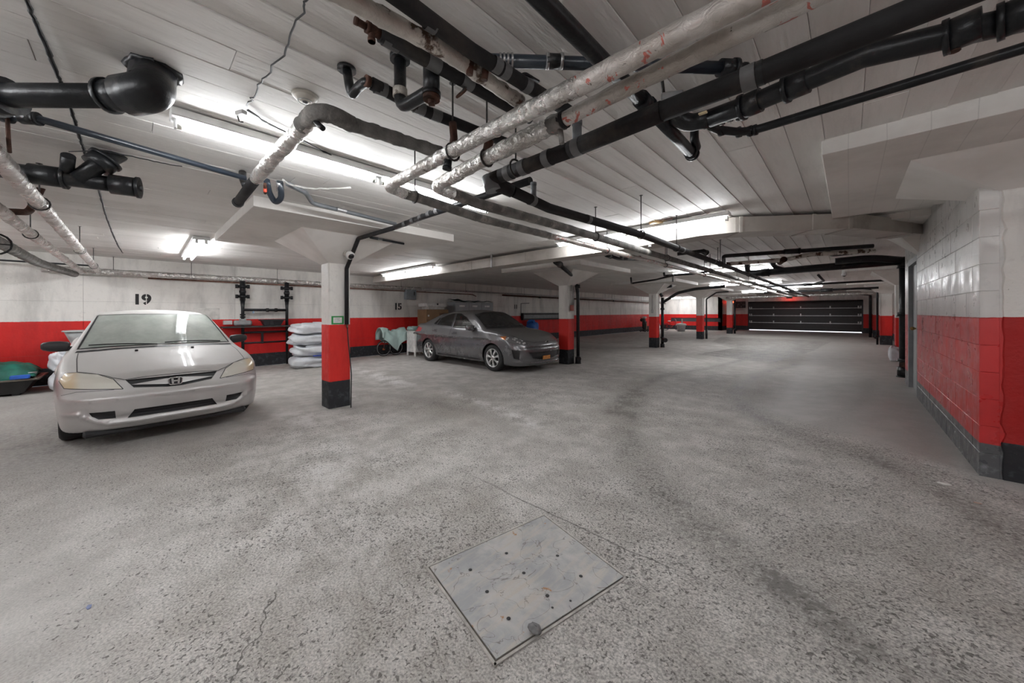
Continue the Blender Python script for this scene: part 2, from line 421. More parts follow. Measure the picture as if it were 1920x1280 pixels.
    c = t.mix(t.math('MULTIPLY', jm, .6), c, (.06, .055, .05))
    # wandering crack
    cd = t.math('ABSOLUTE', t.math('SUBTRACT', xyz[1], t.math('ADD', t.math('MULTIPLY', t.math('ADD', xyz[0], 1.68), -.60), t.math('ADD', .254, t.math('MULTIPLY', t.math('SUBTRACT', t.noise(p, 9, 4), .5), .12)))))
    cm = t.math('MULTIPLY', t.ramp(cd, .001, .005, 1, 0), t.math('MULTIPLY', t.ramp(xyz[0], -2.1, -2.0), t.ramp(xyz[0], -1.5, -1.4, 1, 0)))
    c = t.mix(t.math('MULTIPLY', cm, .8), c, (.05, .045, .04))
    hgt = t.math('SUBTRACT', t.math('ADD', t.math('MULTIPLY', n_hi, .25), t.math('MULTIPLY', n_gr, .18)), t.math('MULTIPLY', pit, .9))
    nb = t.bump(hgt, .55, .012)
    rgh = t.math('SUBTRACT', t.math('SUBTRACT', .78, t.math('MULTIPLY', gm, .22)), t.math('MULTIPLY', sm, .16))
    m = t.bsdf(c, rgh, 0, nb, .4)
    o = link('floor', me, m, None, True); o['kind'] = 'structure'
build_floor()

# ---------------------------------------------------------------- ceiling: slab + form boards
def build_ceiling():
    mb = MB(); xs = list(np.arange(XL, 5.6, .187))
    cs = MB()
    for (a, b) in ((XL, -2), (-2, 1.6), (1.6, 5.5)):
        za, zb = ceil_z(a) + .016, ceil_z(b) + .016
        cs.add([(a, YB, za), (b, YB, zb), (b, YD, zb), (a, YD, za), (a, YB, za + .2), (b, YB, zb + .2), (b, YD, zb + .2), (a, YD, za + .2)],
               [(0, 1, 2, 3), (7, 6, 5, 4), (0, 4, 5, 1), (1, 5, 6, 2), (2, 6, 7, 3), (3, 7, 4, 0)])
    c = cs.build('ceiling', M['dark_gap']); c['kind'] = 'structure'
    L = 3.66; cand = []
    rnd = random.Random(3)
    for i, x in enumerate(xs):
        y = YB - rnd.uniform(0, L)
        if x > 1.75: continue
        while y < YD:
            y0, y1 = max(y, YB), min(y + L, YD)
            if y1 - y0 > .05:
                cx, cy = x + .0935, (y0 + y1) / 2
                d = FW.x * cx + FW.y * cy
                # apparent size: nearest visible end
                best = 1e9
                for yy in (y0, cy, y1):
                    dd = FW.x * cx + FW.y * yy; ll = RT.x * cx + RT.y * yy
                    if dd > .3 and abs(ll / dd) < 1.5 and (ceil_z(cx) - CAM_H) / dd * F_PX < 600: best = min(best, dd)
                cand.append((best, x, y0, y1, rnd.uniform(-.0018, .0018)))
            y += L
    cand.sort(key=lambda q: q[0])
    base = {}
    full = MB().box((.0008, .001, 0), (.187 - .0008, L - .001, .02), .0018).mesh('ceiling_board'); full.materials.append(M['board'])
    rest = MB()
    for k, (b, x, y0, y1, dz) in enumerate(cand):
        z = ceil_z(x + .09) + dz; sl = .03 if -2 < x < 1.6 else 0
        if k < 300:
            o = bpy.data.objects.new('ceiling_board', full); COL.objects.link(o); o.parent = c
            o.location = (x, y0, z); o.scale = (1, (y1 - y0) / L, 1)
        else:
            rest.box((x + .0008, y0 + .001, z), (x + .1862, y1 - .001, z + .02))
    r = rest.build('ceiling_board_field', M['board'], c); r['kind'] = 'stuff'
build_ceiling()

def struct(name, mb, m, parent=None):
    o = mb.build(name, m, parent)
    if parent is None: o['kind'] = 'structure'
    return o
# ---------------------------------------------------------------- left wall: poured in panels
wl = struct('wall_left', MB().box((XL - .25, YB, -.1), (XL - .012, 30.45, H0 + .1)), M['dark_gap'])
pm = {}
y = YB; k = 0; rnd = random.Random(5)
while y < 30.2:
    for (z0, z1) in ((0, .58), (.58, 1.62), (1.62, H0 + .02)):
        y1 = min(y + 2.43, 30.2)
        struct('wall_panel', MB().box((XL - .013, y + .0015, z0 + .001), (XL + rnd.uniform(-.002, .002), y1 - .0015, z1 - .001), .002), M['wall'], wl)
    y += 2.43
# ---------------------------------------------------------------- far walls
wb = struct('wall_back', MB().box((XL, 30.212, 0), (-6.92, 30.45, H0 + .1)), M['dark_gap'])
for i in range(4):
    a = XL + i * 1.06
    struct('wall_panel', MB().box((a + .002, 30.2, 0), (min(a + 1.058, -6.92), 30.213, H0 + .02)), M['wall'], wb)
struct('wall_return', MB().box((-7.15, 30.2, 0), (-6.92, YD, H0 + .1)), M['wall'])
struct('wall_door_left', MB().box((-6.92, YD, 0), (-5.66, YD + .25, H0 + .2)), M['wall'])
struct('wall_door_right', MB().box((.73, YD, 0), (5.5, YD + .25, H0 + .3)), M['wall'])
struct('wall_door_header', MB().box((-5.66, YD - .05, 2.17), (.73, YD + .035, H0 + .3)), M['wall'])
struct('wall_door_top', MB().box((-5.66, YD + .035, 2.24), (.73, YD + .25, H0 + .3)), M['wall'])
struct('trim_1', MB().box((-5.92, YD - .22, 0), (-5.62, YD, H0 + .1)), M['wall'])
struct('trim_2', MB().box((.70, YD - .25, 0), (1.05, YD, H0 + .1)), M['wall'])
struct('wall_rear', MB().box((XL, YB - .2, 0), (5.5, YB, 2.8)), M['wall'])
struct('wall_right_bay', MB().box((5.5, YB, 0), (5.7, 4.6, 2.8)), M['wall'])
struct('wall_right_far', MB().box((1.55, 9.3, 0), (1.75, YD, 2.8)), M['wall'])
struct('wall_bay_end', MB().box((1.3, 4.42, 0), (5.5, 4.62, 2.85)), M['wall'])
# ---------------------------------------------------------------- concrete block wall on the right
wr = struct('wall_right', MB().box((XR + .006, 4.428, 0), (XR + .19, 7.805, ceil_z(.8) + .02)), M['block'])
CH = .2045; row = 0; z = .0945
rnd = random.Random(11)
bl_full = None
while z < 2.7:
    z0, z1 = max(z, .02), min(z + CH, ceil_z(.75) + .02)
    y = 4.42 - (.208 if row % 2 else 0)
    while y < 7.8:
        y0, y1 = max(y, 4.42), min(y + .416, 7.81)
        if y1 - y0 > .03 and z1 - z0 > .03:
            dx = rnd.uniform(-.0012, .0012)
            lo = (XR + dx, y0 + .0015, z0 + .0015); hi = (XR + .094 if y0 < 4.43 else XR + .05, y1 - .0015, z1 - .0015)
            struct('block', MB().box(lo, hi, .0022), M['block'], wr)
        y += .416
    z += CH; row += 1
# door in the right wall + its frame, and the jamb wall beyond it
d2 = struct('door_2', MB().box((XR + .05, 7.90, .13), (XR + .09, 8.82, 2.12), .004), simple('grey_steel_door', (.40, .42, .43), .45, 0, .05))
struct('door_frame', MB().box((XR + .0, 7.812, .12), (XR + .1, 7.9, 2.2)).box((XR + .0, 8.82, .12), (XR + .1, 8.9, 2.2)).box((XR, 7.9, 2.12), (XR + .1, 8.82, 2.2)), simple('grey_door_frame', (.28, .29, .30), .5, 0, .1), d2)
struct('door_handle', MB().tube([(XR + .05, 7.98, 1.12), (XR - .02, 7.98, 1.12)], .012).ball((XR - .03, 7.98, 1.12), .028), simple('brass_knob', (.35, .24, .09), .3, .9), d2)
struct('wall_right_over_door', MB().box((XR, 7.812, 2.2), (XR + .19, 8.9, 2.66)).box((XR, 8.9, 0), (1.75, 9.3, 2.68)), M['block'])

# ---------------------------------------------------------------- columns
def shaft_mesh(x0, y0, w, d, z0, z1, jit, seed):
    rnd = random.Random(seed); n = 30; mb = MB(); vs = []; fs = []
    cc = .012
    for i in range(n + 1):
        z = z0 + (z1 - z0) * i / n
        ring = []
        for (cx, cy, sx, sy) in ((x0, y0, 1, 1), (x0 + w, y0, -1, 1), (x0 + w, y0 + d, -1, -1), (x0, y0 + d, 1, -1)):
            j = abs(rnd.gauss(0, jit)); a = cc + j
            e1 = (cx, cy + sy * a); e2 = (cx + sx * a, cy)
            ring += ([e1, e2] if (sx * sy) > 0 else [e2, e1])
        for (px, py) in ring: vs.append((px + rnd.gauss(0, jit * .2), py + rnd.gauss(0, jit * .2), z))
    for i in range(n):
        for k in range(8):
            a, b = i * 8 + k, i * 8 + (k + 1) % 8; fs.append((a, b, b + 8, a + 8))
    fs += [tuple(reversed(range(8))), tuple(n * 8 + k for k in range(8))]
    return mb.add(vs, fs)
def column(x0, y0, w, d, label, zb=0.0, ztop=2.09, cap=(.48, .48), zp=2.441, panel=1.24, mat='col', jit=.003, pan_half_x=None):
    cx, cy = x0 + w / 2, y0 + d / 2
    o = empty('column', (cx, cy, zb), 0, label, 'column', 'concrete columns of the garage')
    L = lambda mb: MB().add([(v[0] - cx, v[1] - cy, v[2] - zb) for v in mb.v], mb.f)
    L(shaft_mesh(x0, y0, w, d, zb - .02, ztop, jit, int(abs(x0 * 100 + y0 * 10)))).build('shaft', M[mat], o)
    a, b = cap; q = MB()
    vs = [(x0, y0, ztop), (x0 + w, y0, ztop), (x0 + w, y0 + d, ztop), (x0, y0 + d, ztop),
          (x0 - a, y0 - b, zp), (x0 + w + a, y0 - b, zp), (x0 + w + a, y0 + d + b, zp), (x0 - a, y0 + d + b, zp)]
    q.add(vs, [(3, 2, 1, 0), (4, 5, 6, 7), (0, 1, 5, 4), (1, 2, 6, 5), (2, 3, 7, 6), (3, 0, 4, 7)])
    L(q).build('capital', M['capital'], o)
    px = pan_half_x or panel
    L(MB().box((cx - px, cy - panel, zp), (cx + px, cy + panel, zp + .16), .004)).build('drop_panel', M['panel'], o)
    return o
COLX, CW = -5.698, .303
column(COLX, 1.902, CW, CW, 'nearest red and white column, green-framed notice and camera on it')
column(COLX, 7.864, CW, CW, 'red and white column at the nose of the dark grey car')
column(COLX, 13.85, CW, CW, 'red and white column with branching black drain pipes, mid distance')
column(COLX, 19.84, CW, CW, 'fourth red and white column from the camera, before the back wall bins')
column(COLX, 26.1, CW, CW, 'farthest red and white column, just left of the garage door')
column(.96, 14.64, .32, .32, 'slim column half hidden behind the thick black drain stack', zp=2.5, ztop=2.12, panel=1.2)
column(.96, 21.4, .36, .34, 'bright red column on the right, in front of the garage door corner', zp=2.5, ztop=2.12, panel=1.2)
column(.96, 27.45, .32, .32, 'small far column on the right beside the garage door', zp=2.5, ztop=2.12, panel=1.2)
# rough column that ends the block wall
rc = column(.82, 4.42, .48, .36, 'rough chipped corner column ending the block wall at the right edge', zb=.12, ztop=2.27, cap=(.48, .44), zp=2.5, mat='rough_col', jit=.009, panel=1.2)
struct('trim_3', MB().add([(XR, 7.66, 2.22), (XR, 7.95, 2.22), (.45, 8.3, 2.54), (.45, 7.35, 2.54), (.9, 7.66, 2.22), (.9, 7.95, 2.22), (.9, 8.3, 2.54), (.9, 7.35, 2.54)],
       [(0, 1, 2, 3), (4, 7, 6, 5), (0, 3, 7, 4), (1, 5, 6, 2), (3, 2, 6, 7), (0, 4, 5, 1)]), M['capital'])
struct('trim_4', MB().box((-.2, 6.6, 2.54), (2.0, 8.9, 2.64)), M['panel'])

# ---------------------------------------------------------------- garage door
def garage_door():
    t = NT('dark_door_steel'); co = t.pos()
    c = t.mix(t.noise(co, 3, 3), (.020, .017, .017), (.035, .030, .029)); mt = t.bsdf(c, .38, .2, None, .5)
    o = empty('garage_door', (-2.47, YD + .06, .085), 0, 'wide dark sectional garage door with steel struts at the far end', 'garage door')
    W0, W1 = -5.60 + 2.47, .665 + 2.47; z = 0.0; hh = .52
    for k in range(4):
        MB().box((W0, -.02, z + .004), (W1, .03, z + hh - .004), .004).build('door_section', mt, o)
        if k < 3:
            s = MB().box((W0, -.055, z + hh - .035), (W1, -.02, z + hh + .012), .004).build('strut', M['galv'], o)
            for i, fx in enumerate((.012, .03, .25, .5, .75, .97, .988)):
                xx = W0 + (W1 - W0) * fx
                MB().box((xx - .035, -.07, z + hh - .045), (xx + .035, -.05, z + hh + .13), .006).build('hinge', M['galv'], o)
        z += hh
    MB().box((W0, -.03, -.03), (W1, .04, .006)).build('bottom_seal', M['black_plastic'], o)
    MB().box((W0 - .04, -.012, 2.05), (W1 + .04, .032, 2.148)).build('top_seal', M['black_plastic'], o)
    for sx in (W0 - .015, W1 + .015):
        MB().box((sx - .05, -.12, -.085), (sx + .05, .05, 2.06)).build('side_track', simple('door_track', (.05, .05, .055), .4, .6), o)
    MB().tube([(W0, -.12, 2.04), (W1, -.12, 2.04)], .03).build('spring_shaft', M['rod'], o)
garage_door()

# ---------------------------------------------------------------- ventilation duct
def duct():
    face = [(-10.6, 5.02), (-2.35, 4.93), (-1.75, 4.86), (-1.35, 4.87), (-1.0, 5.03), (.05, 5.95), (.32, 6.45), (.73, 7.25)]
    off = .34; zt = [2.487, 2.487, 2.50, 2.515, 2.53, 2.56, 2.56, 2.585]; ht = [.185] * 5 + [.18, .175, .175]
    n = len(face); R_ = []
    for i, (x, y) in enumerate(face):
        a = Vector(face[max(0, i - 1)]); b = Vector(face[min(n - 1, i + 1)]); d = (b - a).normalized(); nn = Vector((-d.y, d.x))
        R_.append(Vector((x, y)) + nn * off)
    o = empty('air_duct', (face[1][0], face[1][1], 2.3), 0, 'long painted sheet-metal air duct bending across the ceiling', 'duct')
    B = Vector((face[1][0], face[1][1], 2.3))
    def piece(i0, i1, name, grow=0.0):
        vs = []; fs = []
        for i in range(i0, i1 + 1):
            f_, r_ = Vector(face[i]), R_[i]; g = (r_ - f_).normalized() * grow
            for (p, z) in ((f_ - g, zt[i] - ht[i] - grow), (r_ + g, zt[i] - ht[i] - grow), (r_ + g, zt[i] + grow), (f_ - g, zt[i] + grow)): vs.append(Vector((p.x, p.y, z)) - B)
        m = i1 - i0
        for i in range(m):
            for k in range(4): fs.append((i * 4 + k, i * 4 + (k + 1) % 4, i * 4 + 4 + (k + 1) % 4, i * 4 + 4 + k))
        fs += [(3, 2, 1, 0), (m * 4, m * 4 + 1, m * 4 + 2, m * 4 + 3)]
        return MB().add(vs, fs).build(name, M['duct'], o)
    piece(0, 1, 'straight_run'); piece(1, 4, 'curved_elbow'); piece(4, 5, 'straight_run'); piece(5, 7, 'offset_run')
    def seam(x, y, dx, dy, z):
        d = Vector((dx, dy)).normalized(); nn = Vector((d.y, -d.x)); p = Vector((x, y))
        mb = MB(); q = Matrix(((d.x, -nn.x, 0, x - B.x), (d.y, -nn.y, 0, y - B.y), (0, 0, 1, z - B.z), (0, 0, 0, 1)))
        mb.box((-.02, -.008, -.19), (.02, .35, .004), 0, q); return mb.build('seam_collar', M['duct'], o)
    for x in (-9.2, -7.6, -5.9, -4.35, -2.9): seam(x, 5.02 - .09 * (x + 10.6) / 8.25, 1, -.011, 2.487)
    seam(-2.3, 4.92, 1, -.1, 2.49); seam(-.95, 5.07, 1, .87, 2.53); seam(-.3, 5.64, 1, .87, 2.55); seam(.02, 5.92, 1, .87, 2.56); seam(.6, 7.0, .46, .89, 2.58)
    for x in (-5.2, -2.0): MB().box((x - B.x - .02, -.03, -.02), (x - B.x + .02, -.012, .27)).build('hanger_strap', M['galv'], o)
duct()

# ---------------------------------------------------------------- manhole plate
def manhole():
    Q = [(-1.489, 1.885), (-.844, 1.731), (-1.008, .97), (-1.637, 1.082)]
    cx = sum(q[0] for q in Q) / 4; cy = sum(q[1] for q in Q) / 4; zf = fz(cx, cy)
    t = NT('worn_steel_plate'); co = t.objc()
    a = t.noise(co, 4, 5, .65, .3); st = t.noise(t.scaled(co, (22, 3, 1)), 1, 4, .6); f_ = t.noise(co, 60, 3)
    c = t.mix(t.ramp(a, .38, .62), (.32, .325, .33), (.47, .46, .445))
    c = t.mix(t.ramp(st, .46, .68, 0, .75), c, (.47, .425, .37))
    c = t.mix(t.ramp(t.noise(co, 9, 5, .6), .66, .70), c, (.36, .19, .08))
    c = t.mix(t.ramp(t.math('ABSOLUTE', t.math('SUBTRACT', t.noise(co, 6, 3, .5, .8), .5)), .0, .008, .6, 0), c, (.10, .08, .065))
    mt = t.bsdf(c, t.ramp(a, .3, .7, .42, .66), .25, t.bump(f_, .25, .004), .5)
    o = empty('manhole_plate', (cx, cy, zf), 0, 'square steel access plate with drilled holes set in the floor', 'manhole cover')
    def poly(s, z0, z1):
        p = [(cx + (q[0] - cx) * s - cx, cy + (q[1] - cy) * s - cy) for q in Q]
        mb = MB(); vs = [(x, y, z0) for x, y in p] + [(x, y, z1) for x, y in p]
        return mb.add(vs, [(0, 1, 2, 3), (7, 6, 5, 4)] + [(i, i + 4, (i + 1) % 4 + 4, (i + 1) % 4) for i in range(4)])
    poly(1.012, -.02, .0035).build('recess', simple('plate_gap_dirt', (.10, .088, .075), .95, 0, .4, 20), o)
    poly(.994, -.01, .008).build('plate', mt, o)
    fr = MB()
    for i in range(4):
        a_, b_ = Vector((*Q[i], 0)), Vector((*Q[(i + 1) % 4], 0)); m = Vector((cx, cy, 0))
        d = (b_ - a_).normalized(); n_ = Vector((-d.y, d.x, 0)); n_ = n_ if n_.dot(m - a_) < 0 else -n_
        a_ = a_ - m; b_ = b_ - m
        fr.add([a_ + n_ * .005 - d * .012, b_ + n_ * .005 + d * .012, b_ + n_ * .016 + d * .02, a_ + n_ * .016 - d * .02] + [v + Vector((0, 0, .006)) for v in (a_ + n_ * .005 - d * .012, b_ + n_ * .005 + d * .012, b_ + n_ * .016 + d * .02, a_ + n_ * .016 - d * .02)],
               [(3, 2, 1, 0), (4, 5, 6, 7), (0, 1, 5, 4), (1, 2, 6, 5), (2, 3, 7, 6), (3, 0, 4, 7)])
    fr.build('frame_rim', simple('plate_frame', (.42, .40, .37), .7, .1, .2, 15), o)
    hm = MB().lathe([(.0001, .0005), (.009, .0005), (.0095, 0)], None, 14).mesh('bolt_hole'); hm.materials.append(M['wire'])
    for (a_, b_) in ((693, 390), (1043, 407), (445, 503), (812, 525), (1203, 547), (560, 653), (973, 680), (708, 837), (1008, 762), (1132, 716)):
        p = at(760 + a_ / 3.656, 930 + b_ / 3.656, z=zf + .01)
        h_ = bpy.data.objects.new('bolt_hole', hm); COL.objects.link(h_); h_.parent = o; h_.location = (p.x - cx, p.y - cy, .0102)
        if a_ in (1008, 1132): h_.scale = (.6, .6, 1)
    p = at(1003, 1179, z=zf + .02)
    mb = MB().ball((0, 0, .012), .03, 10, .5); rn = random.Random(2)
    mb.v = [(v[0] * 1.1 + rn.uniform(-.004, .004), v[1] * .7 + rn.uniform(-.004, .004), v[2] + rn.uniform(-.002, .002)) for v in mb.v]
    s = mb.build('stone', simple('grey_stone', (.16, .16, .16), .8, 0, .3, 30)); s.location = (p.x, p.y, zf + .01)
    tag(s, 'small dark grey stone lying on the steel floor plate', 'stone')
manhole()

# ---------------------------------------------------------------- fluorescent fixtures
def fixture(a, b, label, tubes=1, gap=0.11, n=2, w=.13, drop=.0, group='fluorescent lights on the ceiling'):
    """strip light between points a and b (ceiling side), tubes end to end"""
    a, b = Vector(a), Vector(b); d = (b - a); L = d.length; d.normalize()
    o = empty('fluorescent_light', a, math.atan2(d.y, d.x), label, 'ceiling light', group)
    MB().box((0, -w / 2, 0), (L, w / 2, .05), .006).build('housing', M['fixture'], o)
    seg = L / n
    for k in range(n):
        for j in range(tubes):
            y = (j - (tubes - 1) / 2) * gap
            x0, x1 = k * seg + .03, (k + 1) * seg - .03
            MB().tube([(x0 + .02, y, -.035), (x1 - .02, y, -.035)], .0155, 8, False).build('tube', M['tube'], o)
            for xa in (x0 - .012, x1): MB().box((xa, y - .018, -.055), (xa + .012, y + .018, .0), .003).build('lamp_holder', M['fixture'], o)
            for xa in (x0, x1 - .022): MB().cyl((xa, y, -.035), (xa + .022, y, -.035), .0165, None, 10).build('tube_cap', M['tube_end'], o)
    return o
fixture((-2.82, .14, 2.49), (-2.82, 2.62, 2.49), 'long twin-length strip light crossing behind the foil pipes, brightest near light', n=2)
fixture((-7.15, .70, 2.49), (-9.6, .73, 2.49), 'short-looking double tube light above the silver car', 2, n=2, w=.2)
fixture((-9.8, 4.93, 2.48), (-7.15, 4.86, 2.48), 'strip light mounted against the duct above the stall marked 15', n=2)
fixture((-3.45, 4.72, 2.49), (-1.0, 4.75, 2.49), 'strip light over the aisle partly hidden by hanging pipes, beside the duct', n=2)
fixture((-3.7, 10.7, 2.49), (-1.25, 10.7, 2.49), 'strip light over the aisle beyond the duct, behind the pipe bundle', 2, .09, n=2)  # this and the other far lights: second tube added for brightness
fixture((-4.2, 16.35, 2.49), (-1.75, 16.2, 2.49), 'strip light over the aisle between the third and fourth columns', 2, .09, n=2)
fixture((-4.3, 23.0, 2.49), (-1.85, 23.3, 2.49), 'farthest strip light over the aisle before the garage door', 2, .09, n=2)
fixture((-10.5, 28.9, 2.49), (-8.05, 28.8, 2.49), 'strip light along the back wall above the red bicycle corner', 2, .09, n=2)
fixture((-3.45, -1.3, 2.49), (-1.0, -1.3, 2.49), 'strip light over the aisle behind the viewer', n=2)
fixture((-3.45, -6.0, 2.49), (-1.0, -6.0, 2.49), 'rearmost strip light over the aisle', n=2)
fixture((2.0, 2.6, 2.56), (4.4, 2.6, 2.56), 'strip light in the side bay round the corner column', n=2)
fixture((-9.6, -4.6, 2.49), (-7.15, -4.6, 2.49), 'strip light over the stalls left of the silver car', n=2)
fixture((.45, -1.3, 2.57), (2.9, -1.3, 2.57), 'added fill light above and behind the viewer, side bay end', n=2)  # unseen lamp, added to lift the ceiling near the camera
fixture((-2.82, -4.4, 2.49), (-2.82, -1.95, 2.49), 'added fill light in line with the long near light, behind the viewer', n=2)  # unseen lamp added behind the camera as fill
fixture((.45, -6.0, 2.57), (2.9, -6.0, 2.57), 'added rear fill light on the side bay end', n=2)  # extra unseen lamp, added for fill from the rear
fixture((-9.6, -2.4, 2.49), (-7.15, -2.4, 2.49), 'added double tube fill light two stalls left of the silver car', 2, n=2, w=.2)  # out of view, added to even out the light
fixture((-3.2, 19.7, 2.49), (-.75, 19.7, 2.49), 'strip light over the far aisle right of the fourth column', 2, .09, n=2)
# ================================================================== CARS
def smin(a, b, k):
    h = np.clip(.5 + .5 * (b - a) / k, 0, 1); return b + (a - b) * h - k * h * (1 - h)
def smax(a, b, k): return -smin(-a, -b, k)
def curve(x, pts):
    """smooth interpolation through (x, value) pairs (monotone cubic-ish)"""
    xs = np.array([p[0] for p in pts], float); ys = np.array([p[1] for p in pts], float)
    o = np.argsort(xs); xs, ys = xs[o], ys[o]
    d = np.diff(ys) / np.diff(xs); m = np.zeros_like(ys); m[0], m[-1] = d[0], d[-1]
    for i in range(1, len(xs) - 1):
        m[i] = 0 if d[i - 1] * d[i] <= 0 else 2 * d[i - 1] * d[i] / (d[i - 1] + d[i])
    x = np.clip(x, xs[0], xs[-1]); i = np.clip(np.searchsorted(xs, x) - 1, 0, len(xs) - 2)
    h = xs[i + 1] - xs[i]; t = (x - xs[i]) / h
    return (2 * t**3 - 3 * t**2 + 1) * ys[i] + (t**3 - 2 * t**2 + t) * h * m[i] + (-2 * t**3 + 3 * t**2) * ys[i + 1] + (t**3 - t**2) * h * m[i + 1]
def surface_nets(fn, lo, hi, step):
    ax = [np.arange(lo[i], hi[i] + step * .5, step) for i in range(3)]
    X, Y, Z = np.meshgrid(*ax, indexing='ij'); g = fn(X, Y, Z); s = g < 0
    n = g.shape; c = tuple(k - 1 for k in n)
    acc = np.zeros(c + (3,)); cnt = np.zeros(c)
    off = [(i, j, k) for i in (0, 1) for j in (0, 1) for k in (0, 1)]
    sl = lambda o: tuple(slice(o[a], o[a] + c[a]) for a in range(3))
    for o in off:
        for a in range(3):
            if o[a] == 0:
                q = list(o); q[a] = 1; A, B = g[sl(o)], g[sl(q)]
                m = (A < 0) != (B < 0); t = np.where(m, A / (A - B + (A == B)), 0)
                p = np.stack([np.full(c, float(o[b])) for b in range(3)], -1); p[..., a] = t
                acc[m] += p[m]; cnt[m] += 1
    act = cnt > 0; idx = -np.ones(c, int); idx[act] = np.arange(act.sum())
    I = np.argwhere(act); V = np.array(lo) + (I + acc[act] / cnt[act][:, None]) * step
    # pull the vertices onto the surface
    for _ in range(4):
        e = 2e-3; f0 = fn(V[:, 0], V[:, 1], V[:, 2]); gr = np.zeros_like(V)
        for a in range(3):
            d = np.zeros(3); d[a] = e; gr[:, a] = (fn(*(V + d).T) - fn(*(V - d).T)) / (2 * e)
        st = f0[:, None] * gr / (np.sum(gr * gr, 1)[:, None] + 1e-6); ln = np.linalg.norm(st, axis=1)[:, None]
        V = V - st * np.minimum(1, step * .4 / (ln + 1e-9))
    Fs = []
    for a in range(3):
        b, d = (a + 1) % 3, (a + 2) % 3
        A = np.take(s, range(0, n[a] - 1), a); B = np.take(s, range(1, n[a]), a); m = A != B
        P = np.argwhere(m); P = P[(P[:, b] > 0) & (P[:, d] > 0) & (P[:, b] < n[b] - 1) & (P[:, d] < n[d] - 1)]
        fl = A[tuple(P.T)]
        def ix(db, dd): q = P.copy(); q[:, b] += db; q[:, d] += dd; return idx[tuple(q.T)]
        Q = np.stack([ix(-1, -1), ix(0, -1), ix(0, 0), ix(-1, 0)], 1); Q[~fl] = Q[~fl][:, ::-1]; Fs.append(Q)
    return V, np.concatenate(Fs)
def in_poly(x, y, poly):
    r = False; n = len(poly)
    for k in range(n):
        (x0, y0), (x1, y1) = poly[k], poly[(k + 1) % n]
        if (y0 > y) != (y1 > y) and x < (x1 - x0) * (y - y0) / (y1 - y0) + x0: r = not r
    return r
